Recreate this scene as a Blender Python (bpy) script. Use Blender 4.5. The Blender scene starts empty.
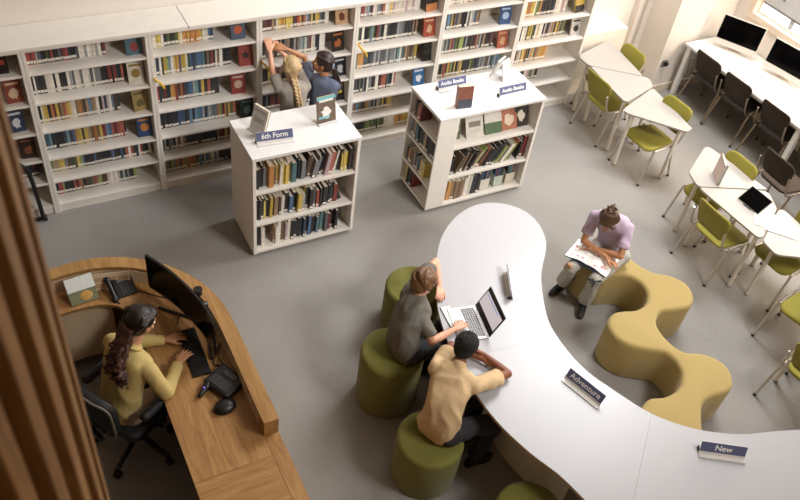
import bpy, bmesh, math, random
import numpy as np
from mathutils import Vector, Matrix, noise

rnd = random.Random(11)
SC = bpy.context.scene
COL = SC.collection
PI = math.pi
V3 = Vector

# ------------------------------------------------------------------ materials
def lin(h):
    h = h.lstrip('#')
    out = []
    for i in (0, 2, 4):
        c = int(h[i:i + 2], 16) / 255
        out.append(c / 12.92 if c <= 0.04045 else ((c + 0.055) / 1.055) ** 2.4)
    return (*out, 1)

_mats = {}
def mat(name, hexc, rough=0.6, metal=0.0, var=0.06, scale=40.0, bump=0.0, stretch=None, coat=0.0, detail=3.0, sheen=0.0, bscale=None):
    """procedural surface: colour mottled by noise, optional bump"""
    if name in _mats:
        return _mats[name]
    m = bpy.data.materials.new(name)
    m.use_nodes = True
    nt = m.node_tree
    b = nt.nodes['Principled BSDF']
    b.inputs['Roughness'].default_value = rough
    b.inputs['Metallic'].default_value = metal
    if coat: b.inputs['Coat Weight'].default_value = coat
    if sheen: b.inputs['Sheen Weight'].default_value = sheen
    c = lin(hexc)
    tc = nt.nodes.new('ShaderNodeTexCoord')
    mp = nt.nodes.new('ShaderNodeMapping')
    if stretch: mp.inputs['Scale'].default_value = stretch
    nt.links.new(tc.outputs['Object'], mp.inputs['Vector'])
    n = nt.nodes.new('ShaderNodeTexNoise')
    n.inputs['Scale'].default_value = scale
    n.inputs['Detail'].default_value = detail
    nt.links.new(mp.outputs['Vector'], n.inputs['Vector'])
    r = nt.nodes.new('ShaderNodeValToRGB')
    r.color_ramp.elements[0].position = 0.3
    r.color_ramp.elements[1].position = 0.7
    r.color_ramp.elements[0].color = tuple(max(0, x * (1 - var)) for x in c[:3]) + (1,)
    r.color_ramp.elements[1].color = tuple(min(1, x * (1 + var)) for x in c[:3]) + (1,)
    nt.links.new(n.outputs['Fac'], r.inputs['Fac'])
    nt.links.new(r.outputs['Color'], b.inputs['Base Color'])
    if bump:
        n2 = n
        if bscale:
            n2 = nt.nodes.new('ShaderNodeTexNoise')
            n2.inputs['Scale'].default_value = bscale
            nt.links.new(mp.outputs['Vector'], n2.inputs['Vector'])
        bp = nt.nodes.new('ShaderNodeBump')
        bp.inputs['Strength'].default_value = bump
        bp.inputs['Distance'].default_value = 0.01
        nt.links.new(n2.outputs['Fac'], bp.inputs['Height'])
        nt.links.new(bp.outputs['Normal'], b.inputs['Normal'])
    _mats[name] = m
    return m

def wood(name, c1, c2, axis='Y', scale=7.0, rough=0.45):
    if name in _mats: return _mats[name]
    m = bpy.data.materials.new(name); m.use_nodes = True
    nt = m.node_tree; b = nt.nodes['Principled BSDF']
    b.inputs['Roughness'].default_value = rough
    tc = nt.nodes.new('ShaderNodeTexCoord'); mp = nt.nodes.new('ShaderNodeMapping')
    mp.inputs['Scale'].default_value = {'Y': (9, 1, 9), 'X': (1, 9, 9), 'Z': (9, 9, 1)}[axis]
    nt.links.new(tc.outputs['Object'], mp.inputs['Vector'])
    n = nt.nodes.new('ShaderNodeTexNoise'); n.inputs['Scale'].default_value = scale * .35
    n.inputs['Detail'].default_value = 6; n.inputs['Distortion'].default_value = 1.2
    n2 = nt.nodes.new('ShaderNodeTexNoise'); n2.inputs['Scale'].default_value = scale * 3
    n2.inputs['Detail'].default_value = 3
    nt.links.new(mp.outputs['Vector'], n.inputs['Vector']); nt.links.new(mp.outputs['Vector'], n2.inputs['Vector'])
    mx = nt.nodes.new('ShaderNodeMath'); mx.operation = 'MULTIPLY_ADD'
    nt.links.new(n2.outputs['Fac'], mx.inputs[0]); mx.inputs[1].default_value = 0.35
    nt.links.new(n.outputs['Fac'], mx.inputs[2])
    r = nt.nodes.new('ShaderNodeValToRGB')
    r.color_ramp.elements[0].position = 0.5; r.color_ramp.elements[1].position = 0.85
    r.color_ramp.elements[0].color = lin(c1); r.color_ramp.elements[1].color = lin(c2)
    nt.links.new(mx.outputs[0], r.inputs['Fac']); nt.links.new(r.outputs['Color'], b.inputs['Base Color'])
    _mats[name] = m
    return m

def emis(name, hexc, strength):
    if name in _mats: return _mats[name]
    m = bpy.data.materials.new(name); m.use_nodes = True
    b = m.node_tree.nodes['Principled BSDF']
    b.inputs['Base Color'].default_value = lin(hexc)
    b.inputs['Emission Color'].default_value = lin(hexc)
    b.inputs['Emission Strength'].default_value = strength
    _mats[name] = m
    return m

def floor_mat():
    m = bpy.data.materials.new('carpet'); m.use_nodes = True
    nt = m.node_tree; b = nt.nodes['Principled BSDF']; b.inputs['Roughness'].default_value = 0.95
    tc = nt.nodes.new('ShaderNodeTexCoord')
    a = nt.nodes.new('ShaderNodeTexNoise'); a.inputs['Scale'].default_value = 110; a.inputs['Detail'].default_value = 2
    c = nt.nodes.new('ShaderNodeTexNoise'); c.inputs['Scale'].default_value = 1.3; c.inputs['Detail'].default_value = 5
    for x in (a, c): nt.links.new(tc.outputs['Object'], x.inputs['Vector'])
    r1 = nt.nodes.new('ShaderNodeValToRGB'); r1.color_ramp.elements[0].position = .35; r1.color_ramp.elements[1].position = .65
    r1.color_ramp.elements[0].color = lin('#88847f'); r1.color_ramp.elements[1].color = lin('#9f9b95')
    r2 = nt.nodes.new('ShaderNodeValToRGB'); r2.color_ramp.elements[0].position = .35; r2.color_ramp.elements[1].position = .7
    r2.color_ramp.elements[0].color = (.86, .86, .87, 1); r2.color_ramp.elements[1].color = (1, 1, 1, 1)
    nt.links.new(a.outputs['Fac'], r1.inputs['Fac']); nt.links.new(c.outputs['Fac'], r2.inputs['Fac'])
    mx = nt.nodes.new('ShaderNodeMix'); mx.data_type = 'RGBA'; mx.blend_type = 'MULTIPLY'; mx.inputs[0].default_value = 1
    nt.links.new(r1.outputs['Color'], mx.inputs[6]); nt.links.new(r2.outputs['Color'], mx.inputs[7])
    nt.links.new(mx.outputs[2], b.inputs['Base Color'])
    bp = nt.nodes.new('ShaderNodeBump'); bp.inputs['Strength'].default_value = .35; bp.inputs['Distance'].default_value = .004
    nt.links.new(a.outputs['Fac'], bp.inputs['Height']); nt.links.new(bp.outputs['Normal'], b.inputs['Normal'])
    return m

M_LAM = mat('white_laminate', '#dedcda', .38, var=.015, scale=6)
M_TAB = mat('white_tabletop', '#aaa9ac', .35, var=.01, scale=5)
M_CASE = mat('bookcase_white', '#e6e0d8', .5, var=.02, scale=8)
M_CASEEDGE = mat('bookcase_edge', '#d9cfc2', .5, var=.03, scale=20)
M_TABLE = mat('table_laminate', '#aaa59f', .4, var=.012, scale=6)
M_BACK = mat('bookcase_back', '#cfc3b2', .6, var=.03, scale=10)
M_WALL = mat('painted_wall', '#eae2d8', .85, var=.015, scale=3)
M_PAGES = mat('book_pages', '#d9cdb6', .8, var=.08, scale=300, stretch=(1, 1, 8))
M_LABEL = mat('paper_label', '#e8e2d6', .7, var=.02)
M_CHROME = mat('chrome', '#c9c3bb', .28, .9, var=.02)
M_ALU = mat('painted_steel', '#ddd5c9', .4, .0, var=.02)
M_GREEN = mat('olive_upholstery', '#8b832b', .8, var=.1, scale=220, bump=.15, sheen=.1)
M_BROWN = mat('brown_upholstery', '#32271f', .85, var=.12, scale=220, bump=.15)
M_MUST = mat('mustard_felt', '#a38e57', .9, var=.07, scale=160, bump=.18, sheen=.15)
M_OLIVE = mat('pouf_felt', '#6d6a2c', .92, var=.1, scale=160, bump=.18, sheen=.12)
M_BLACK = mat('black_plastic', '#141415', .4, var=.1)
M_BLACKM = mat('black_matt', '#1a1a1c', .65, var=.1)
M_SCREEN = mat('dark_screen', '#050506', .12, var=.1)
M_SCREEN.node_tree.nodes['Principled BSDF'].inputs['Specular IOR Level'].default_value = .08
M_GREYP = mat('grey_plastic', '#77736e', .5, var=.05)
M_NAVY = mat('sign_navy', '#545b7d', .45, var=.03)
M_ACRYL = mat('sign_acrylic', '#d9d6d2', .2, var=.02)
M_LETTER = mat('sign_lettering', '#f2efe9', .5, var=.01)
M_WHITE = mat('white_plastic', '#eceae7', .35, var=.01)
M_PAPER = mat('white_paper', '#f3f1ee', .8, var=.01)
M_RUBBER = mat('rubber', '#2a2826', .8, var=.1)
M_OAK = wood('oak', '#94683c', '#b48a55', 'Y')
M_OAKX = wood('oak_cross', '#94683c', '#b48a55', 'X')
M_OAKRAIL = wood('oak_rail', '#946b3c', '#b08852', 'Y', 5)
M_SLAT = wood('slat_timber', '#75522f', '#98703f', 'Z', 4, .6)
M_GAP = mat('slat_backing', '#1b110a', .9)
M_PLY = mat('cream_panel', '#cbb393', .6, var=.04, scale=8)

# ------------------------------------------------------------------ mesh builder
class MB:
    def __init__(s): s.v = []; s.f = []; s.m = []
    def add(s, vs, fs, m=0):
        o = len(s.v)
        s.v += [tuple(x) for x in vs]
        s.f += [tuple(i + o for i in f) for f in fs]
        s.m += [m] * len(fs)
    def box(s, c, d, m=0, rot=None):
        hx, hy, hz = d[0] / 2, d[1] / 2, d[2] / 2
        vs = [V3((x, y, z)) for z in (-hz, hz) for y in (-hy, hy) for x in (-hx, hx)]
        if rot is not None: vs = [rot @ v for v in vs]
        c = V3(c)
        s.add([v + c for v in vs], [(0, 2, 3, 1), (4, 5, 7, 6), (0, 1, 5, 4), (2, 6, 7, 3), (0, 4, 6, 2), (1, 3, 7, 5)], m)
    def bb(s, a, b, m=0):
        s.box([(a[i] + b[i]) / 2 for i in range(3)], [abs(b[i] - a[i]) for i in range(3)], m)
    def cyl(s, p0, p1, r0, r1=None, n=16, m=0):
        if r1 is None: r1 = r0
        s.tube([p0, p1], [r0, r1], n, m)
    def tube(s, pts, r, n=10, m=0, caps=True):
        pts = [V3(p) for p in pts]
        rs = r if isinstance(r, (list, tuple)) else [r] * len(pts)
        vs = []; fs = []
        t = (pts[1] - pts[0]).normalized()
        up = V3((0, 0, 1)) if abs(t.z) < .9 else V3((1, 0, 0))
        a = t.cross(up).normalized()
        for i, p in enumerate(pts):
            if i == 0: t2 = pts[1] - pts[0]
            elif i == len(pts) - 1: t2 = pts[-1] - pts[-2]
            else: t2 = (pts[i + 1] - pts[i]).normalized() + (pts[i] - pts[i - 1]).normalized()
            t2.normalize()
            a = (a - t2 * a.dot(t2)).normalized()
            b = t2.cross(a)
            for k in range(n):
                w = 2 * PI * k / n
                vs.append(p + (a * math.cos(w) + b * math.sin(w)) * rs[i])
        for i in range(len(pts) - 1):
            for k in range(n):
                k2 = (k + 1) % n
                fs.append((i * n + k, i * n + k2, (i + 1) * n + k2, (i + 1) * n + k))
        if caps:
            fs.append(tuple(range(n - 1, -1, -1)))
            fs.append(tuple((len(pts) - 1) * n + k for k in range(n)))
        s.add(vs, fs, m)
    def prism(s, poly, z0, z1, m=0, mtop=None):
        n = len(poly)
        vs = [(p[0], p[1], z0) for p in poly] + [(p[0], p[1], z1) for p in poly]
        s.add(vs, [(i, (i + 1) % n, n + (i + 1) % n, n + i) for i in range(n)] + [tuple(range(n - 1, -1, -1))], m)
        s.add([(p[0], p[1], z1) for p in poly], [tuple(range(n))], m if mtop is None else mtop)
    def rings(s, rings, m=0, cap0=True, cap1=True):
        n = len(rings[0]); vs = [p for r in rings for p in r]; fs = []
        for i in range(len(rings) - 1):
            for k in range(n):
                k2 = (k + 1) % n
                fs.append((i * n + k, i * n + k2, (i + 1) * n + k2, (i + 1) * n + k))
        if cap0: fs.append(tuple(range(n - 1, -1, -1)))
        if cap1: fs.append(tuple((len(rings) - 1) * n + k for k in range(n)))
        s.add(vs, fs, m)
    def ell(s, c, ax, nu=14, nv=10, m=0):
        """ellipsoid; ax = three axis vectors (scaled)"""
        c = V3(c); A, B, Cc = [V3(a) for a in ax]
        vs = [c + Cc]
        for j in range(1, nv):
            ph = PI * j / nv
            for i in range(nu):
                th = 2 * PI * i / nu
                vs.append(c + A * (math.sin(ph) * math.cos(th)) + B * (math.sin(ph) * math.sin(th)) + Cc * math.cos(ph))
        vs.append(c - Cc)
        fs = [(0, 1 + i, 1 + (i + 1) % nu) for i in range(nu)]
        for j in range(nv - 2):
            for i in range(nu):
                a = 1 + j * nu + i; b = 1 + j * nu + (i + 1) % nu
                fs.append((a, a + nu, b + nu, b))
        L = len(vs) - 1; q = 1 + (nv - 2) * nu
        fs += [(L, q + (i + 1) % nu, q + i) for i in range(nu)]
        s.add(vs, fs, m)
    def sph(s, c, r, m=0, nu=12, nv=8):
        s.ell(c, ((r, 0, 0), (0, r, 0), (0, 0, r)), nu, nv, m)
    def cap(s, p0, p1, r0, r1=None, n=14):
        """tapered capsule"""
        if r1 is None: r1 = r0
        p0 = V3(p0); p1 = V3(p1)
        d = p1 - p0; L = d.length
        if L < 1e-6: s.sph(p0, max(r0, r1)); return
        t = d / L
        up = V3((0, 0, 1)) if abs(t.z) < .9 else V3((1, 0, 0))
        a = t.cross(up).normalized(); b = t.cross(a)
        prof = []
        for j in range(5):
            w = PI / 2 * j / 4
            prof.append((-r0 * math.cos(w), r0 * math.sin(w)))
        for j in range(5):
            w = PI / 2 * j / 4
            prof.append((L + r1 * math.sin(w), r1 * math.cos(w)))
        rings = []
        for z, r in prof:
            r = max(r, 1e-4)
            rings.append([p0 + t * z + (a * math.cos(2 * PI * k / n) - b * math.sin(2 * PI * k / n)) * r for k in range(n)])
        s.rings(rings)
    def xf(s, M, i0=0):
        s.v = s.v[:i0] + [tuple(M @ V3(v)) for v in s.v[i0:]]
    def mesh(s, name, mats, smooth=False):
        me = bpy.data.meshes.new(name)
        me.from_pydata(s.v, [], s.f)
        for x in (mats if isinstance(mats, (list, tuple)) else [mats]): me.materials.append(x)
        if len(me.materials) > 1: me.polygons.foreach_set('material_index', s.m)
        if smooth: me.polygons.foreach_set('use_smooth', [True] * len(me.polygons))
        bm = bmesh.new(); bm.from_mesh(me); bmesh.ops.recalc_face_normals(bm, faces=bm.faces); bm.to_mesh(me); bm.free()
        me.update()
        return me
    def build(s, name, mats, parent=None, smooth=False, bevel=0, seg=2, sharp=40):
        me = s.mesh(name, mats, smooth)
        return link(name, me, parent, bevel, seg, sharp if smooth else 0)

def link(name, me, parent=None, bevel=0, seg=2, sharp=0):
    o = bpy.data.objects.new(name, me)
    COL.objects.link(o)
    if parent is not None: o.parent = parent
    if bevel:
        b = o.modifiers.new('bevel', 'BEVEL'); b.width = bevel; b.segments = seg; b.limit_method = 'ANGLE'; b.angle_limit = math.radians(40)
    if sharp: me.set_sharp_from_angle(angle=math.radians(sharp))
    return o

def tag(o, label, cat, group=None):
    o['label'] = label; o['category'] = cat
    if group: o['group'] = group
    return o

def thing(name, label, cat, loc=(0, 0, 0), rz=0, group=None):
    o = bpy.data.objects.new(name, None); COL.objects.link(o)
    o.empty_display_size = .1
    o.location = loc; o.rotation_euler = (0, 0, rz)
    return tag(o, label, cat, group)

def structure(o):
    o['kind'] = 'structure'; return o

KIDS = {}
def dup(root, loc, rz, label, group=None):
    r = root.copy(); COL.objects.link(r); r.location = loc; r.rotation_euler = (0, 0, rz)
    r['label'] = label
    if group: r['group'] = group
    for ch in list(root.children):
        c = ch.copy(); COL.objects.link(c); c.parent = r
        for g in ch.children:
            d = g.copy(); COL.objects.link(d); d.parent = c
    return r

def rx(a): return Matrix.Rotation(a, 3, 'X')
def ry(a): return Matrix.Rotation(a, 3, 'Y')
def rz_(a): return Matrix.Rotation(a, 3, 'Z')

def spline(pts, per=8, closed=True):
    P = [V3((*p, 0)) if len(p) == 2 else V3(p) for p in pts]
    n = len(P); out = []
    rng = range(n) if closed else range(n - 1)
    for i in rng:
        if closed: a, b, c, d = P[i - 1], P[i], P[(i + 1) % n], P[(i + 2) % n]
        else: a, b, c, d = P[max(i - 1, 0)], P[i], P[i + 1], P[min(i + 2, n - 1)]
        for k in range(per):
            t = k / per
            out.append(.5 * ((2 * b) + (c - a) * t + (2 * a - 5 * b + 4 * c - d) * t * t + (3 * b - a - 3 * c + d) * t ** 3))
    if not closed: out.append(P[-1])
    return out

def area2(poly):
    return sum(poly[i][0] * poly[(i + 1) % len(poly)][1] - poly[(i + 1) % len(poly)][0] * poly[i][1] for i in range(len(poly)))

def inset(poly, d):
    n = len(poly); sgn = 1 if area2(poly) > 0 else -1; out = []
    for i in range(n):
        t = V3(poly[(i + 1) % n]) - V3(poly[i - 1]); t.z = 0
        if t.length < 1e-9: t = V3((1, 0, 0))
        t.normalize()
        nrm = V3((-t.y, t.x, 0)) * sgn
        out.append(V3(poly[i]) + nrm * d)
    return out

def roundpoly(pts, r, seg=6):
    """rounded corner polygon (2d)"""
    out = []; n = len(pts)
    for i in range(n):
        p = V3((*pts[i][:2], 0)); a = V3((*pts[i - 1][:2], 0)); b = V3((*pts[(i + 1) % n][:2], 0))
        rr = pts[i][2] if len(pts[i]) > 2 else r
        u = (a - p).normalized(); v = (b - p).normalized()
        ang = math.acos(max(-1, min(1, u.dot(v))))
        d = min(rr / math.tan(ang / 2), (a - p).length * .48, (b - p).length * .48)
        p0 = p + u * d; p1 = p + v * d
        for k in range(seg + 1):
            t = k / seg
            out.append((1 - t) ** 2 * p0 + 2 * t * (1 - t) * p + t * t * p1)
    return out

def text_mesh(txt, size, bold=0.0, depth=.0006):
    cu = bpy.data.curves.new('lettering', 'FONT')
    cu.body = txt; cu.size = size; cu.align_x = 'CENTER'; cu.align_y = 'CENTER'; cu.extrude = depth; cu.offset = bold
    o = bpy.data.objects.new('lettering', cu); COL.objects.link(o)
    bpy.context.view_layer.update()
    dg = bpy.context.evaluated_depsgraph_get()
    me = bpy.data.meshes.new_from_object(o.evaluated_get(dg))
    bpy.data.objects.remove(o); bpy.data.curves.remove(cu)
    return me

# ------------------------------------------------------------------ camera (solved from the photo's vanishing points)
F_PX = 804.123
ROT = np.array([[0.88182393, -0.45714961, 0.1157618], [-0.24620807, -0.65567188, -0.71377586], [0.40220411, 0.60092314, -0.69074107]])
CAM_Z = 5.4
cam = bpy.data.cameras.new('camera'); camo = bpy.data.objects.new('camera', cam); COL.objects.link(camo)
cm = Matrix([[ROT[0][i], -ROT[1][i], -ROT[2][i]] for i in range(3)]).to_4x4()
cm.translation = (0, 0, CAM_Z)
camo.matrix_world = cm
cam.sensor_width = 36; cam.lens = F_PX * 36 / 800; cam.clip_start = .05
cam.dof.use_dof = True; cam.dof.focus_distance = 6.4; cam.dof.aperture_fstop = 2.2
SC.camera = camo
def project(p):
    v = ROT @ (np.array(p) - np.array([0, 0, CAM_Z]))
    return 400 + F_PX * v[0] / v[2], 250 + F_PX * v[1] / v[2], v[2]
# ------------------------------------------------------------------ people
def remesh(mb, voxel, smooth=3, fold=None, cut=None):
    """one continuous surface out of overlapping closed pieces"""
    me = mb.mesh('tmp', [M_WHITE])
    o = bpy.data.objects.new('tmp', me); COL.objects.link(o)
    r = o.modifiers.new('r', 'REMESH'); r.mode = 'VOXEL'; r.voxel_size = voxel; r.use_smooth_shade = True
    if smooth:
        s = o.modifiers.new('s', 'SMOOTH'); s.factor = .5; s.iterations = smooth
    dg = bpy.context.evaluated_depsgraph_get(); dg.update()
    ev = bpy.data.meshes.new_from_object(o.evaluated_get(dg))
    bpy.data.objects.remove(o); bpy.data.meshes.remove(me)
    if fold:
        amp, fr, seed = fold
        for v in ev.vertices:
            p = v.co
            w = noise.noise(V3((p.x * 5 + seed, p.y * 5, p.z * 5))) * .06
            d = 1.0 - 2.6 * abs(noise.noise(V3((p.x * fr + seed + w * fr, p.y * fr, p.z * fr * .62 + p.x * fr * .5)))) + .4 * noise.noise(V3((p.x * fr * 2.3, p.y * fr * 2.3 + seed, p.z * fr * 1.3)))
            v.co = p + v.normal * (amp * d)
    ev.materials.clear()
    ev.polygons.foreach_set('use_smooth', [True] * len(ev.polygons))
    ev.update()
    return ev
def put(name, me, m_, parent, label=None):
    me.materials.append(m_)
    o = bpy.data.objects.new(name, me); COL.objects.link(o)
    o.parent = parent
    o.matrix_parent_inverse = Matrix.Translation(-parent.location)
    if label: o['label'] = label
    return o
def lerp(a, b, t): return a + (b - a) * t
def mid(a, b, t=.5): return V3(a).lerp(V3(b), t)

def hand(mb, wr, d, palm, thumb, s=1.0, curl=.35, spread=.10):
    """wr wrist, d hand direction, palm = direction the palm faces, thumb = side of the thumb"""
    d = V3(d).normalized(); palm = V3(palm); palm = (palm - d * palm.dot(d)).normalized()
    side = d.cross(palm)
    if side.dot(V3(thumb)) < 0: side = -side
    wr = V3(wr)
    Lp = .078 * s
    for k in range(4):
        u = (1.5 - k) * .0178 * s
        mb.cap(wr + side * u * .55 + d * .004, wr + d * Lp + side * u, .0135 * s, .0115 * s, 10)
    lens = [.064, .072, .067, .052]
    for k in range(4):
        u = (1.5 - k) * .0190 * s
        a = spread * (1.5 - k)
        fd = (d + side * a).normalized()
        p = wr + d * (Lp - .004) + side * u
        c = curl * .5
        segs = (.44, .32, .24)
        for j in range(3):
            dd = (fd * math.cos(c) + palm * math.sin(c)).normalized()
            q = p + dd * lens[k] * segs[j] * s
            mb.cap(p, q, (.0088 - .0008 * j) * s, (.0082 - .0009 * j) * s, 10)
            p = q; c += curl
    p = wr + d * .018 * s + side * .022 * s
    td = (d * .72 + side * .62 + palm * .25).normalized()
    q = p + td * .04 * s; mb.cap(p, q, .013 * s, .0105 * s, 10)
    td = (d * .93 + side * .2 + palm * .3).normalized()
    r = q + td * .03 * s; mb.cap(q, r, .0102 * s, .0085 * s, 10)
    r2 = r + td * .018 * s; mb.cap(r, r2, .0088 * s, .0072 * s, 10)

def head_frame(F, U):
    F = V3(F).normalized(); U = V3(U); U = (U - F * U.dot(F)).normalized(); return F, U, U.cross(F)   # L = left side
def head_geo(mb, c, F, U, L, s):
    P = lambda f, u, l: V3(c) + (F * f + U * u + L * l) * s
    ax = lambda a, b, d: (L * a * s, F * b * s, U * d * s)
    mb.ell(P(-.006, .018, 0), ax(.073, .092, .088), 20, 14)
    mb.ell(P(.028, -.045, 0), ax(.056, .060, .072), 16, 12)
    mb.ell(P(.060, -.096, 0), ax(.028, .022, .020))
    mb.ell(P(.076, .012, 0), ax(.045, .014, .014))
    mb.cap(P(.084, -.002, 0), P(.105, -.036, 0), .009 * s, .0135 * s)
    for q in (-1, 1):
        mb.ell(P(.058, -.038, .036 * q), ax(.022, .02, .018))
        mb.ell(P(-.004, -.018, .076 * q), ((L * .010 * q + F * -.006) * s, F * .019 * s, U * .031 * s))
        mb.ell(P(.096, -.042, .010 * q), ax(.008, .009, .007))
    mb.ell(P(.083, -.068, 0), ax(.022, .009, .0065))
    mb.ell(P(.080, -.079, 0), ax(.019, .009, .006))
def face_parts(root, c, F, U, L, s, iris, lipm, browm):
    P = lambda f, u, l: V3(c) + (F * f + U * u + L * l) * s
    for q in (-1, 1):
        mb = MB(); mb.ell(P(.0745, -.012, .031 * q), (L * .0125 * s, F * .0125 * s, U * .010 * s))
        e = put('eye', mb.mesh('eye', [], True), M_EYE, root)
        mb = MB(); mb.ell(P(.0845, -.013, .031 * q), (L * .006 * s, F * .0038 * s, U * .006 * s)); put('iris', mb.mesh('iris', [], True), iris, e).matrix_parent_inverse = Matrix.Identity(4)
        mb = MB(); mb.cap(P(.086, .010, .014 * q), P(.076, .013, .046 * q), .0045 * s, .003 * s, 8); put('eyebrow', mb.mesh('eyebrow', [], True), browm, root)
    mb = MB(); mb.ell(P(.0885, -.068, 0), (L * .020 * s, F * .006 * s, U * .0045 * s)); mb.ell(P(.0865, -.0775, 0), (L * .017 * s, F * .006 * s, U * .005 * s))
    put('mouth', mb.mesh('mouth', [], True), lipm, root)
M_EYE = mat('eye_white', '#e8e2dc', .3, var=.01)
M_LIP = mat('lips', '#a8615a', .5); M_LIPD = mat('lips_dark', '#6e3f36', .5)
M_IRIS = mat('iris_brown', '#2e1d12', .3)

def torso(mb, pel, che, latp, latc, wp, wc, dp, dc, grow=0, t0=0, bulge=0.0, back=None):
    n = 20
    for i in range(n):
        t = t0 + (1 - t0) * i / (n - 1)
        c = mid(pel, che, t)
        if back is not None: c = c + V3(back) * (4 * t * (1 - t))
        lat = latp.lerp(latc, t).normalized()
        wv = lerp(wp, wc, t) - .018 * math.sin(PI * t); rv = lerp(dp, dc, t) - .006 * math.sin(PI * t) + bulge * math.sin(PI * t)
        wv += grow; rv += grow
        mb.cap(c - lat * (wv - rv), c + lat * (wv - rv), rv, rv, 18)

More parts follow.
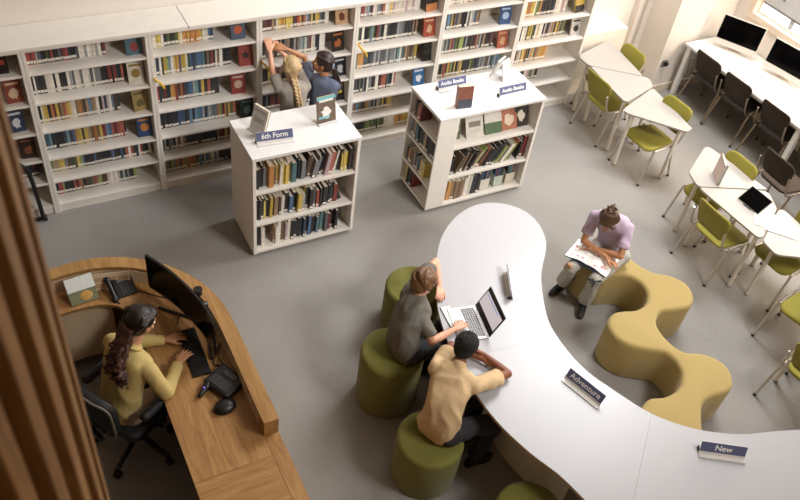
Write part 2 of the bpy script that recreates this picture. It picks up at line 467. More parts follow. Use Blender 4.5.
def person(name, label, J, skin, shirt_m, trous_m, shoe_m, s=.9, sleeve='short', hs=None, seat=None, iris=None, lip=None, brow=None, parts=None, shirt_fold=.006, girth=1.0, tlen=1.0, hem=.06):
    base = V3(J['base'])
    root = thing(name, label, 'person', base)
    hs = hs or s
    g = girth * s
    pel, che, nk, hd = [V3(J[k]) for k in ('pel', 'che', 'nk', 'hd')]
    F, U, L = head_frame(J['F'], J['U'])
    shl, shr, ell_, elr, wrl, wrr = [V3(J[k]) for k in ('shl', 'shr', 'ell', 'elr', 'wrl', 'wrr')]
    latc = (shl - shr).normalized(); hl, hr = V3(J['hl']), V3(J['hr']); latp = (hl - hr).normalized()
    wc = (shl - shr).length / 2 * .98; wp = .155 * g
    bk = J.get('back')
    B = MB()
    torso(B, pel, che, latp, latc, wp - .012, wc - .012, .10 * g, .088 * g, 0, 0, 0, bk)
    B.cap(nk, hd - U * .06 * hs - F * .012 * hs, .050 * hs, .047 * hs)
    B.cap(mid(shl, shr, .5) , nk, .06 * s, .05 * s)
    for sh, el, wr in ((shl, ell_, wrl), (shr, elr, wrr)):
        B.cap(mid(shl, shr, .5) + (nk - mid(shl, shr)) * .5, sh, .045 * s, .043 * g)
        B.cap(sh, el, .044 * g, .034 * g); B.cap(el, mid(el, wr, .35), .036 * g, .035 * g); B.cap(mid(el, wr, .35), wr, .035 * g, .022 * g)
    for k, (wr, el) in (('l', (wrl, ell_)), ('r', (wrr, elr))):
        h = J['H' + k.upper()]  # (dir, palm, thumb, curl)
        hand(B, wr, h[0], h[1], h[2], hs, h[3], h[4] if len(h) > 4 else .1)
    for h, k, a, to in ((hl, V3(J['kl']), V3(J['al']), V3(J['tl'])), (hr, V3(J['kr']), V3(J['ar']), V3(J['tr']))):
        B.cap(h, k, .078 * g, .052 * g); B.cap(k, mid(k, a, .35), .052 * g, .050 * g); B.cap(mid(k, a, .35), a, .050 * g, .033 * g); B.cap(a - V3((0, 0, .035)), mid(a, to, .5) - V3((0, 0, .018)), .024 * s, .020 * s)
    head_geo(B, hd, F, U, L, hs)
    put('body', remesh(B, .0055, 2), skin, root)
    face_parts(root, hd, F, U, L, hs, iris or M_IRIS, lip or M_LIP, brow or M_BLACKM)
    # shirt
    S = MB()
    torso(S, pel - (che - pel).normalized() * 0 + V3((0, 0, -.0)), che, latp, latc, wp, wc, .10 * g, .090 * g, .014, -hem, .004, bk)
    S.cap(mid(shl, shr, .5) + (nk - mid(shl, shr)) * .1, nk - (nk - mid(shl, shr)) * .1, .072 * s, .060 * s)
    for sh, el, wr in ((shl, ell_, wrl), (shr, elr, wrr)):
        S.cap(mid(shl, shr, .5) + (nk - mid(shl, shr)) * .4, sh, .056 * s, .058 * g)
        if sleeve == 'short':
            e = mid(sh, el, .74); S.cap(sh, mid(sh, el, .5), .059 * g, .060 * g); S.cyl(mid(sh, el, .35), e, .060 * g, .062 * g, 18)
        else:
            S.cap(sh, el, .060 * g, .056 * g); S.cap(el, mid(el, wr, .5), .055 * g, .047 * g); S.cyl(mid(el, wr, .4), mid(el, wr, .93), .047 * g, .039 * g, 18)
    put('shirt', remesh(S, .0095, 4, (shirt_fold, 8, J.get('seed', 3.1))), shirt_m, root)
    # trousers
    T = MB()
    T.cap(hl, hr, .112 * g, .112 * g); T.cap(mid(hl, hr), mid(pel, che, .22), .105 * g, .10 * g)
    for h, k, a in ((hl, V3(J['kl']), V3(J['al'])), (hr, V3(J['kr']), V3(J['ar']))):
        T.cap(h, k, .094 * g, .070 * g); T.cap(k, mid(k, a, .45), .070 * g, .063 * g); T.cyl(mid(k, a, .3), mid(k, a, .95 * tlen), .064 * g, .060 * g if 'flare' not in J else .078 * g, 18)
    tr = put('trousers', remesh(T, .0095, 3, (.007, 10, 7.7)), trous_m, root)
    for a, to in ((V3(J['al']), V3(J['tl'])), (V3(J['ar']), V3(J['tr']))):
        d = (to - a); d.z = 0; d.normalize(); sd = V3((-d.y, d.x, 0)); fl = J.get('fz', 0.0)
        Q = MB(); hp = V3((a.x, a.y, fl)) - d * .03 * s
        tp = hp + d * .235 * s
        Q.cap(hp + V3((0, 0, .034)), tp - d * .07 * s + V3((0, 0, .032)), .033 * s, .040 * s)
        Q.cap(tp - d * .07 * s + V3((0, 0, .032)), tp - d * .035 * s + V3((0, 0, .028)), .040 * s, .030 * s)
        Q.cap(V3((a.x, a.y, fl + .045)), V3((a.x, a.y, fl + .09)), .043 * s, .042 * s); Q.cap(V3((a.x, a.y, fl + .055)), tp - d * .09 * s + V3((0, 0, .036)), .042 * s, .040 * s)
        sh_ = put('shoe', remesh(Q, .006, 2), shoe_m, root)
        K = MB(); pts = []
        for (f, wv) in ((-.03, .024), (0, .032), (.08, .034), (.14, .041), (.18, .038), (.205, .024)):
            pts.append((f, wv))
        poly = [hp + d * (f + .0) * s + sd * wv * s for f, wv in pts] + [hp + d * f * s - sd * wv * s for f, wv in reversed(pts)]
        K.prism(spline([(p.x, p.y) for p in poly], 4), fl + .001, fl + .016); put('sole', K.mesh('sole', []), M_RUBBER if 'sole' not in J else J['sole'], sh_).matrix_parent_inverse = Matrix.Identity(4)
    return root, hd, F, U, L, hs

def hair_cap(mb, c, F, U, L, s, vol=1.0, fringe=True, low=.5):
    P = lambda f, u, l: V3(c) + (F * f + U * u + L * l) * s
    mb.ell(P(-.017, .030, 0), (L * .083 * vol * s, F * .093 * vol * s, U * .088 * vol * s), 22, 16)
    mb.ell(P(-.035, -.01, 0), (L * .079 * vol * s, F * .070 * vol * s, U * .085 * vol * s), 20, 14)
    for q in (-1, 1):
        mb.ell(P(-.02, .0, .058 * q), (L * .026 * s, F * .045 * s, U * .055 * s))
    if fringe: mb.ell(P(.055, .068, 0), (L * .062 * s, F * .036 * s, U * .030 * s))
def locks(mb, c, F, U, L, s, n, rr, r, length, seed, up=.06, crown=(-.03, .0)):
    """short tufts lying along the skull, growing away from the crown"""
    rg = random.Random(seed)
    for i in range(n):
        a = rg.uniform(0, 2 * PI); ph = math.sqrt(rg.uniform(0.01, 1)) * 1.75
        if math.cos(a) > .2 and ph > 1.2: ph = 1.15 * rg.random() + .1
        pts = []
        for k in range(4):
            q = ph + length * k / 3; al = a + .22 * k * rg.uniform(.5, 1.2)
            f = math.sin(q) * math.cos(al); l = math.sin(q) * math.sin(al); u = math.cos(q)
            k_ = rr + (.004 if k < 3 else .001)
            pts.append(V3(c) + (F * (f * .098 * k_ - .017) + L * (l * .085 * k_) + U * (u * .092 * k_ + .026)) * s)
        rad = r * s * rg.uniform(.7, 1.2)
        for k in range(3): mb.cap(pts[k], pts[k + 1], rad * (1 - .22 * k), rad * (1 - .22 * (k + 1)), 8)

SK_FAIR = mat('skin_fair', '#d9a184', .5, var=.03, scale=30); SK_DARK = mat('skin_brown', '#7d4a2f', .5, var=.04, scale=30)
SK_TAN = mat('skin_tan', '#b07a54', .5, var=.03, scale=30); SK_OLV = mat('skin_olive', '#c28e6c', .5, var=.03, scale=30)
def hairm(n, c, var=.35): return mat(n, c, .45, var=var, scale=90, stretch=(1, 1, .35), bump=.4)
H_BOY = hairm('hair_light_brown', '#6b4a2c'); H_BLK = mat('hair_black', '#0c0a09', .8, var=.5, scale=260, bump=.8); H_GIRL = hairm('hair_brown', '#4f3622')
H_WOM = hairm('hair_dark_brown', '#1f1310'); H_CURL = hairm('hair_curls', '#46291c'); H_BLND = hairm('hair_blonde', '#b59a70', .25); H_DK = hairm('hair_brunette', '#2c1a16')
TEE_G = mat('tee_grey', '#68645b', .9, var=.08, scale=60, bump=.1, bscale=300); TEE_C = mat('tee_cream', '#cbae86', .9, var=.06, scale=60, bump=.1, bscale=300)
TEE_L = mat('tee_lilac', '#b5a2b6', .9, var=.05, scale=60, bump=.1, bscale=300); TEE_B = mat('tee_slate_blue', '#5d6478', .9, var=.07, scale=60)
TEE_T = mat('tee_stone', '#9d968d', .9, var=.05, scale=60); CARD = mat('shirt_yellow', '#c7b071', .85, var=.05, scale=60, bump=.1, bscale=200)
TR_BLK = mat('trousers_charcoal', '#2a2a2e', .9, var=.12, scale=70); TR_GRY = mat('jeans_grey', '#a5a199', .9, var=.1, scale=70, bump=.1, bscale=200); TR_DK = mat('trousers_dark', '#1d1b1c', .9)
TR_PNK = mat('trousers_pale', '#a58f7d', .9); SH_BLK = mat('shoe_black', '#121213', .6); SH_WHT = mat('shoe_white', '#d2cec8', .6)

# ---- boy in grey
J = dict(base=(2.22, 3.24, 0), pel=(2.31, 3.20, .665), che=(2.45, 3.33, .93), nk=(2.49, 3.355, .985), hd=(2.51, 3.375, 1.09), F=(.72, .02, -.62), U=(.55, .15, .8),
         shl=(2.52, 3.50, .94), shr=(2.42, 3.17, .935), ell=(2.85, 3.72, .87), elr=(2.45, 3.04, .81), wrl=(2.785, 3.52, .80), wrr=(2.69, 3.10, .785),
         hl=(2.33, 3.28, .645), hr=(2.34, 3.12, .645), kl=(2.66, 3.28, .60), kr=(2.64, 3.10, .60), al=(2.66, 3.32, .10), ar=(2.64, 3.08, .10), tl=(2.82, 3.33, .03), tr=(2.8, 3.08, .03),
         seed=1.3, back=(-.05, -.035, .03))
J['HL'] = ((-.35, -.75, -.12), (-.3, 0, -.9), (.6, -.2, .5), .5, .06)
J['HR'] = ((.9, .22, -.05), (0, 0, -1), (0, 1, 0), .28, .12)
root, hd, F, U, L, hs = person('person', 'boy in a grey T-shirt on a pouf, typing on the open laptop', J, SK_FAIR, TEE_G, TR_BLK, SH_BLK, s=.92, girth=1.0, shirt_fold=.01, hs=.97, brow=H_BOY)
h = MB(); hair_cap(h, hd, F, U, L, hs, 1.02); locks(h, hd, F, U, L, hs, 150, 1.05, .012, .55, 4)
put('hair', remesh(h, .006, 1), H_BOY, root)

# ---- boy in cream
J = dict(base=(2.2, 2.49, 0), pel=(2.255, 2.52, .56), che=(2.41, 2.66, .85), nk=(2.47, 2.71, .92), hd=(2.545, 2.775, 1.01), F=(.66, .45, -.6), U=(.5, .3, .8),
         shl=(2.32, 2.77, .875), shr=(2.50, 2.53, .865), ell=(2.58, 2.97, .785), elr=(2.835, 2.58, .785), wrl=(2.74, 2.76, .785), wrr=(2.75, 2.80, .80),
         hl=(2.24, 2.59, .53), hr=(2.31, 2.45, .53), kl=(2.64, 2.60, .49), kr=(2.68, 2.40, .49), al=(2.60, 2.60, .10), ar=(2.575, 2.40, .10), tl=(2.76, 2.62, .03), tr=(2.74, 2.39, .03), seed=5.2, back=(-.05, -.05, .03))
J['HL'] = ((.6, -.75, -.05), (0, 0, -1), (.7, .5, .2), .3, .08)
J['HR'] = ((-.45, .75, .25), (-.6, -.2, -.5), (0, .3, .8), .5, .06)
root, hd, F, U, L, hs = person('person', 'boy with short black hair in a cream T-shirt leaning his arms on the curved table', J, SK_DARK, TEE_C, TR_BLK, SH_BLK, s=.92, girth=1.03, shirt_fold=.011, hs=.95, brow=H_BLK, lip=M_LIPD)
h = MB(); hair_cap(h, hd, F, U, L, hs, 1.0); locks(h, hd, F, U, L, hs, 260, 1.02, .0085, .10, 9)
put('hair', remesh(h, .006, 1), H_BLK, root)

# ---- girl on the bench
J = dict(base=(4.68, 3.57, .42), pel=(4.70, 3.57, .53), che=(4.60, 3.60, .86), nk=(4.56, 3.585, .915), hd=(4.455, 3.525, 1.0), F=(-.58, -.42, -.72), U=(-.55, -.35, .75),
         shl=(4.685, 3.475, .865), shr=(4.49, 3.715, .865), ell=(4.56, 3.34, .68), elr=(4.38, 3.64, .665), wrl=(4.43, 3.52, .655), wrr=(4.465, 3.40, .64),
         hl=(4.72, 3.47, .51), hr=(4.63, 3.64, .51), kl=(4.31, 3.31, .50), kr=(4.21, 3.52, .50), al=(4.41, 3.40, .10), ar=(4.36, 3.68, .10), tl=(4.30, 3.30, .03), tr=(4.22, 3.64, .03), seed=8.8, flare=1, back=(.02, .02, .02),
         sole=mat('sole_brown', '#7a5b45', .7))
J['HL'] = ((-.3, .8, -.1), (-.2, -.1, -1), (-1, 0, .2), .4, .06)
J['HR'] = ((.35, -.8, -.1), (-.2, -.1, -1), (-1, -.2, .2), .35, .06)
root, hd, F, U, L, hs = person('person', 'girl in a lilac T-shirt reading a picture book on the mustard bench', J, SK_TAN, TEE_L, TR_GRY, SH_BLK, s=.90, girth=.95, shirt_fold=.006, hs=.95, brow=H_GIRL, tlen=1.0)
h = MB(); hair_cap(h, hd, F, U, L, hs, 1.0, True)
rg = random.Random(3)
for i in range(70):        # strands combed back to the bun
    a = rg.uniform(-1.7, 1.7); u0 = rg.uniform(.0, .5)
    st = V3(hd) + (F * (.085 * math.cos(a) - .02) + L * .088 * math.sin(a) + U * (.05 + .03 * math.cos(a))) * hs
    en = V3(hd) + (F * -.075 + U * .105 + L * rg.uniform(-.02, .02)) * hs
    md = mid(st, en) + U * .03 * hs + L * .018 * math.sin(a) * hs
    h.cap(st, md, .010 * hs, .009 * hs, 8); h.cap(md, en, .009 * hs, .007 * hs, 8)
for q in (-1, 1):
    for k in range(4):
        st = V3(hd) + (F * .07 + L * (.03 + .012 * k) * q + U * .075) * hs; en = V3(hd) + (F * (.085 - .015 * k) + L * (.066 + .006 * k) * q + U * (.0 - .01 * k)) * hs
        h.cap(st, en, .010 * hs, .005 * hs, 8)
put('hair', remesh(h, .006, 1), H_GIRL, root)
h = MB(); c = V3(hd) + (F * -.078 + U * .108) * hs
h.ell(c, (L * .030, F * .028, U * .024)); 
for k in range(14):
    a = 2 * PI * k / 14; p = c + (L * math.cos(a) + F * math.sin(a)) * .022; q = c + (L * math.cos(a + 1.2) + F * math.sin(a + 1.2)) * (.024 + .010 * (k % 3)) + U * (.012 + .005 * (k % 4))
    h.cap(p, q, .012, .009, 8)
put('hair_bun', remesh(h, .006, 1), H_GIRL, root)
# print on the left knee and tears on the right one
gl = text_mesh('eye', .10, .003, .004); 
lt = put('knee_print', gl, M_BLACKM, root)
kp = V3((4.272, 3.278, .530)); n_ = V3((-.52, -.48, .70)).normalized(); xr = V3((.80, -.55, 0)); xr = (xr - n_ * xr.dot(n_)).normalized(); yr = n_.cross(xr)
lt.matrix_world = Matrix([[xr[i], yr[i], n_[i], (kp)[i]] for i in range(3)] + [[0, 0, 0, 1]])
for du, dz, rr_ in ((.0, .02, .030), (.03, -.035, .022)):
    q = MB(); c_ = V3((4.21 - .050, 3.52 - .012 + du, .50 + dz + .028)); q.ell(c_, ((.012, 0, .014), (0, rr_ * 1.3, 0), (-rr_ * .5, 0, rr_ * .5))); put('knee_tear', q.mesh('knee_tear', [], True), SK_TAN, root)
# ---- open picture book on her lap
t = thing('picture_book', 'open picture book with pink and blue pictures on the lap of the girl in lilac', 'book', (4.40, 3.50, .595), math.atan2(-.39, .2))
M_PIC = mat('pink_picture', '#d0707c', .6, var=.2, scale=60); M_PICB = mat('blue_picture', '#7fa9c8', .6, var=.2, scale=40)
for sgn in (-1, 1):
    q = MB(); n = 8; top = []
    for i in range(n + 1):
        u = i / n; top.append((sgn * u * .205, .012 * math.sin(PI * min(1, u * 1.4)) - .02 * u))
    vs = []; 
    for (x_, z_) in top: vs += [(x_, -.14, z_), (x_, .14, z_), (x_, -.14, z_ - .005), (x_, .14, z_ - .005)]
    fs = []
    for i in range(n):
        a = i * 4; b = a + 4
        fs += [(a, b, b + 1, a + 1), (a + 2, a + 3, b + 3, b + 2), (a, a + 2, b + 2, b), (a + 1, b + 1, b + 3, a + 3)]
    fs += [(0, 1, 3, 2), (n * 4, n * 4 + 2, n * 4 + 3, n * 4 + 1)]
    q.add(vs, fs); pg = q.build('page', M_PAPER, t, smooth=False)
    rg = random.Random(5 + sgn)
    zf = lambda x_: .012 * math.sin(PI * min(1, abs(x_) / .205 * 1.4)) - .02 * abs(x_) / .205
    q = MB()
    for k in range(12):
        x_ = sgn * rg.uniform(.03, .18); y_ = rg.uniform(-.11, .06); r_ = rg.uniform(.006, .016)
        q.ell((x_, y_, zf(x_) + .0005), ((r_, 0, 0), (0, r_ * .7, 0), (0, 0, .0012)), 8, 4)
    q.build('pink_picture', M_PIC, pg)
    q = MB()
    for k in range(7):
        x_ = sgn * (.03 + .022 * k); q.ell((x_, .10 + .015 * rg.random(), zf(x_) + .0006), ((.016, 0, 0), (0, .022, 0), (0, 0, .0014)), 8, 4)
    q.build('blue_picture', M_PICB, pg)
q = MB(); q.bb((-.208, -.143, -.028), (-.0, .143, -.024)); q.bb((0, -.143, -.028), (.208, .143, -.024)); q.build('cover', mat('picture_book_cover', '#3b4a63', .5), t)

# ---- woman at the reception desk
J = dict(base=(.27, 3.53, .47), pel=(.28, 3.53, .58), che=(.385, 3.575, .97), nk=(.425, 3.60, 1.06), hd=(.515, 3.665, 1.20), F=(.87, .30, -.32), U=(.3, .1, .95),
         shl=(.315, 3.735, .995), shr=(.475, 3.425, .985), ell=(.48, 3.86, .78), elr=(.555, 3.355, .775), wrl=(.685, 3.80, .775), wrr=(.705, 3.575, .775),
         hl=(.25, 3.62, .56), hr=(.33, 3.46, .56), kl=(.62, 3.78, .54), kr=(.70, 3.58, .54), al=(.55, 3.80, .10), ar=(.62, 3.58, .10), tl=(.73, 3.86, .03), tr=(.80, 3.62, .03), seed=2.2, back=(-.02, -.01, .01))
J['HL'] = ((.93, .05, -.06), (0, 0, -1), (0, -1, 0), .25, .13)
J['HR'] = ((.72, .62, -.06), (0, 0, -1), (-.6, .7, 0), .25, .13)
root, hd, F, U, L, hs = person('person', 'woman with long dark curly hair in a yellow shirt typing at the reception desk', J, SK_OLV, CARD, TR_PNK, SH_BLK, s=1.0, girth=.95, sleeve='long', hs=1.0, shirt_fold=.006, brow=H_WOM)
q = MB()
q.tube([V3(J['nk']) + (F * .045 * math.cos(a) + L * .062 * math.sin(a)) + V3((0, 0, .012 - .02 * math.cos(a))) for a in [2 * PI * k / 24 for k in range(25)]], .014, 8); put('collar', remesh(q, .006, 2), CARD, root)
h = MB(); hair_cap(h, hd, F, U, L, hs, 1.05, True)
rg = random.Random(8)
for i in range(60):
    a = rg.uniform(-2.2, 2.2)
    st = V3(hd) + (F * (.075 * math.cos(a) - .01) + L * .08 * math.sin(a) + U * .075) * hs
    en = V3(hd) + (F * -.095 + L * (.06 * math.sin(a)) - U * .04) * hs
    md = mid(st, en) + (L * .035 * math.sin(a) + U * .035) * hs
    h.cap(st, md, .012, .011, 8); h.cap(md, en, .011, .01, 8)
put('hair', remesh(h, .006, 1), H_WOM, root)
h = MB()
top = V3(hd) - F * .09 - U * .02
h.ell(mid(top, V3((.33, 3.56, 1.0))), (L * .06, F * .045, U * .11))
for i in range(85):       # curls falling behind the shoulders
    o_ = V3((rg.gauss(0, .018), rg.gauss(0, .05), 0)); st = top + L * rg.uniform(-.06, .06) + F * rg.uniform(-.03, .02)
    bt = V3((.30, 3.51, rg.uniform(.86, .98))) + L * rg.uniform(-.10, .10) + F * rg.uniform(-.03, .03)
    n = 22; ph = rg.uniform(0, 6.28); pr = None; tw = rg.uniform(3.0, 5.0)
    for k in range(n):
        t_ = k / (n - 1); p = st.lerp(bt, t_) - F * .045 * math.sin(PI * t_ * .8); ra = .005 + .017 * t_
        p = p + L * ra * math.cos(ph + tw * 6.28 * t_) + F * ra * math.sin(ph + tw * 6.28 * t_)
        if pr is not None: h.cap(pr, p, .0085, .008, 6)
        pr = p
put('hair_curls', remesh(h, .0055, 1), H_CURL, root)

# ---- blonde girl at the shelves
J = dict(base=(2.5, 5.95, 0), pel=(2.51, 5.93, .82), che=(2.515, 5.97, 1.155), nk=(2.515, 5.99, 1.235), hd=(2.505, 6.02, 1.375), F=(-.05, .96, .22), U=(.0, -.2, .98),
         shl=(2.385, 5.99, 1.175), shr=(2.645, 5.96, 1.17), ell=(2.36, 6.10, 1.31), elr=(2.62, 6.18, 1.27), wrl=(2.385, 6.235, 1.43), wrr=(2.49, 6.255, 1.41),
         hl=(2.44, 5.93, .78), hr=(2.58, 5.93, .78), kl=(2.44, 5.95, .42), kr=(2.58, 5.95, .42), al=(2.44, 5.93, .08), ar=(2.58, 5.93, .08), tl=(2.43, 6.08, .03), tr=(2.59, 6.08, .03), seed=4.1)
J['HL'] = ((.0, .45, .85), (.1, .9, -.3), (1, 0, 0), .3, .12)
J['HR'] = ((-.25, .5, .5), (0, .7, -.7), (-.8, 0, .4), .35, .08)
root, hd, F, U, L, hs = person('person', 'girl with a blonde braid in a stone grey T-shirt reaching into the wall bookcase', J, SK_FAIR, TEE_T, TR_DK, SH_WHT, s=.86, girth=.92, hs=.93, brow=H_BLND)
h = MB(); hair_cap(h, hd, F, U, L, hs, 1.03, False)
rg = random.Random(2)
for i in range(60):
    a = rg.uniform(-2.6, 2.6)
    st = V3(hd) + (F * (.06 * math.cos(a)) + L * .07 * math.sin(a) + U * .085) * hs; en = V3(hd) + (F * -.095 - U * .055 + L * rg.uniform(-.02, .02)) * hs
    md = mid(st, en) + (-F * .02 + L * .045 * math.sin(a) + U * .02) * hs
    h.cap(st, md, .010, .010, 8); h.cap(md, en, .010, .009, 8)
put('hair', remesh(h, .006, 1), H_BLND, root)
h = MB(); p0 = V3(hd) + (F * -.095 - U * .06) * hs; p1 = V3((2.535, 5.83, 1.02))
n = 60
for st_ in range(3):
    pr = None
    for k in range(n):
        t_ = k / (n - 1); w = t_ * 2 * PI * 3.0 + st_ * 2 * PI / 3
        p = p0.lerp(p1, t_) + V3((0, -.02 * math.sin(PI * t_), 0)) + V3((math.sin(w) * .023, math.sin(2 * w) * .014, 0))
        if pr is not None: h.cap(pr, p, .0115, .0115, 8)
        pr = p
put('braid', remesh(h, .0055, 1), H_BLND, root)
# ---- dark haired girl at the shelves
J = dict(base=(2.84, 5.95, 0), pel=(2.80, 5.93, .82), che=(2.835, 5.97, 1.155), nk=(2.835, 5.98, 1.235), hd=(2.825, 6.0, 1.375), F=(-.80, .5, .08), U=(.05, -.05, 1),
         shl=(2.72, 6.06, 1.19), shr=(2.94, 5.92, 1.15), ell=(2.72, 6.20, 1.33), elr=(2.86, 6.12, 1.0), wrl=(2.545, 6.245, 1.425), wrr=(2.72, 6.20, 1.10),
         hl=(2.74, 5.96, .78), hr=(2.87, 5.90, .78), kl=(2.74, 5.97, .42), kr=(2.88, 5.93, .42), al=(2.74, 5.93, .08), ar=(2.89, 5.92, .08), tl=(2.70, 6.08, .03), tr=(2.85, 6.06, .03), seed=6.3)
J['HL'] = ((-.8, .25, .2), (0, .6, -.8), (0, .3, .9), .3, .08)
J['HR'] = ((-.6, .6, .3), (0, .3, -1), (0, .4, .8), .4, .08)
root, hd, F, U, L, hs = person('person', 'girl with a dark ponytail in a slate blue T-shirt reaching past the blonde girl', J, SK_TAN, TEE_B, TR_DK, SH_BLK, s=.86, girth=.92, hs=.93, brow=H_DK)
h = MB(); hair_cap(h, hd, F, U, L, hs, 1.03, False)
rg = random.Random(12); tie = V3(hd) + (F * -.098 - U * .02) * hs
for i in range(60):
    a = rg.uniform(-2.6, 2.6)
    st = V3(hd) + (F * (.07 * math.cos(a)) + L * .07 * math.sin(a) + U * .08) * hs
    md = mid(st, tie) + (L * .045 * math.sin(a) + U * .03) * hs
    h.cap(st, md, .010, .010, 8); h.cap(md, tie + L * rg.uniform(-.015, .015), .010, .008, 8)
put('hair', remesh(h, .006, 1), H_DK, root)
h = MB()
for i in range(36):
    o_ = V3((rg.gauss(0, .02), rg.gauss(0, .02), 0)); pr = tie
    for k in range(1, 7):
        t_ = k / 6; p = tie + (-F * (.045 * math.sin(PI * .5 * t_)) - U * .0) + V3((0, 0, -.24 * t_ ** 1.3 * (1 + .1 * rg.random()))) + o_ * t_ * 1.2
        h.cap(pr, p, .011, .009, 8); pr = p
put('ponytail', remesh(h, .006, 1), H_DK, root)
q = MB(); q.tube([tie + (L * math.cos(a) + U * math.sin(a)) * .024 - F * .006 for a in [2 * PI * k / 20 for k in range(21)]], .008, 8); put('hair_tie', q.mesh('hair_tie', [], True), mat('hair_tie_blue', '#8fa0c0', .6), root)
# ------------------------------------------------------------------ the setting

m = MB(); m.bb((-3, -2, -.1), (8.8, 6.9, 0))
structure(m.build('floor', floor_mat()))
m = MB(); m.bb((-3, -2, 6.8), (8.8, 6.9, 6.9)); structure(m.build('ceiling', mat('ceiling_paint', '#e6ded2', .9)))
m = MB(); m.bb((-3, 6.68, 0), (7.56, 6.8, 6.8)); structure(m.build('wall_back', M_WALL))
m = MB(); m.bb((7.56, 6.17, 0), (8.8, 6.8, 6.8)); structure(m.build('wall_corner', M_WALL))
m = MB(); m.bb((-3.1, -2, 0), (-3, 6.8, 6.8)); structure(m.build('wall_left', mat('left_wall_paint', '#c9b497', .85)))
m = MB(); m.bb((-3, -2.1, 0), (8.8, -2, 6.8)); structure(m.build('wall_front', mat('left_wall_paint', '#c9b497', .85)))
WY0, WY1, WZ0, WZ1 = 2.2, 5.92, 1.12, 2.5
m = MB()
m.bb((8.6, -2, 0), (8.75, 6.2, WZ0)); m.bb((8.6, -2, WZ1), (8.75, 6.2, 6.8))
m.bb((8.6, -2, WZ0), (8.75, WY0, WZ1)); m.bb((8.6, WY1, WZ0), (8.75, 6.2, WZ1))
structure(m.build('wall_right', M_WALL))
m = MB(); m.bb((-.85, 1.2, 0), (-.78, 5.6, 3.2)); structure(m.build('bounce_blocker_wall', wood('blocker_timber', '#4a3420', '#6b4d30', 'Z', 4, .6)))  # unseen wall, added to keep left-hand bounce light off the reception area
# window: frame, glass, half drawn blind
m = MB()
for a, b in (((8.57, WY0 - .07, WZ0 - .07), (8.655, WY1 + .07, WZ0 + .012)), ((8.57, WY0 - .07, WZ1), (8.66, WY1 + .07, WZ1 + .07)),
             ((8.57, WY0 - .07, WZ0), (8.66, WY0, WZ1)), ((8.57, WY1 - .012, WZ0 + .012), (8.655, WY1 + .07, WZ1))):
    m.bb(a, b)
win = structure(m.build('window_1', mat('window_frame', '#e8d9c6', .5), bevel=.006))
m = MB()
for a, b in (((8.655, WY0, WZ0 + .001), (8.735, WY1 - .001, WZ0 + .03)), ((8.655, WY1 - .03, WZ0 + .03), (8.735, WY1 - .001, WZ1)), ((8.655, WY0 + .001, WZ0 + .03), (8.735, WY0 + .03, WZ1))): m.bb(a, b)
m.build('sash', mat('window_frame', '#e8d9c6', .5), win)
glass = bpy.data.materials.new('window_glass'); glass.use_nodes = True
gb = glass.node_tree.nodes['Principled BSDF']; gb.inputs['Transmission Weight'].default_value = 1; gb.inputs['Roughness'].default_value = 0.0; gb.inputs['IOR'].default_value = 1.02
m = MB(); m.bb((8.70, WY0, WZ0), (8.706, WY1, WZ1)); m.build('glass', glass, win)
m = MB(); m.bb((8.665, WY0 + .01, WZ0 + .16), (8.67, WY1 - .01, WZ1)); m.build('blind', mat('blind_fabric', '#c6c9cd', .7, var=.05, scale=4), win)
m = MB(); m.bb((8.66, WY0 + .01, WZ0 + .145), (8.678, WY1 - .01, WZ0 + .165)); m.build('blind_rail', M_GREYP, win)
m = MB()
for y in (5.42, 4.4, 3.4): m.bb((8.68, y - .03, WZ0), (8.73, y + .03, WZ1))
m.build('mullion', mat('window_mullion', '#aeb6c4', .5), win)
gm = mat('green_print', '#3f7a54', .6); lt = text_mesh('CLEAR', .06, .0006); lt.materials.append(gm)
lo = link('print', lt, win); lo.matrix_world = Matrix.Translation((8.662, 5.70, 1.42)) @ Matrix(((0, 0, -1), (-1, 0, 0), (0, 1, 0))).to_4x4()
# boxed pipe ledge and trims of the back wall recess
m = MB(); m.bb((6.40, 6.46, 0), (7.14, 6.68, .84)); structure(m.build('trim_1', mat('ledge_paint', '#efe4d4', .6), bevel=.004))
m = MB()
m.bb((7.36, 6.60, 0), (7.42, 6.68, 6.8)); m.bb((7.42, 6.63, 0), (7.47, 6.68, 6.8)); m.bb((7.47, 6.58, 0), (7.56, 6.68, 6.8))
structure(m.build('trim_2', M_WALL, bevel=.004))
m = MB(); m.bb((7.545, 6.15, 0), (8.6, 6.17, .1)); structure(m.build('baseboard_back', mat('skirting', '#e2d3bf', .5), bevel=.003))
m = MB(); m.bb((8.58, -2, 0), (8.6, 6.15, .1)); structure(m.build('baseboard_right', mat('skirting', '#e2d3bf', .5), bevel=.003))
m = MB(); m.bb((6.36, 6.60, .27), (7.36, 6.66, .30)); m.bb((6.36, 6.62, .12), (7.36, 6.66, .15))
# socket
t = thing('wall_socket', 'small dark grey wall socket low on the cream wall near the computer desk', 'socket', (7.66, 6.168, .42))
m = MB(); m.bb((-.045, -.012, -.045), (.045, 0, .045)); m.build('socket_plate', M_GREYP, t, bevel=.003)
m = MB(); m.bb((-.02, -.05, -.02), (.03, -.012, .03)); m.build('plug', M_BLACK, t, bevel=.006)

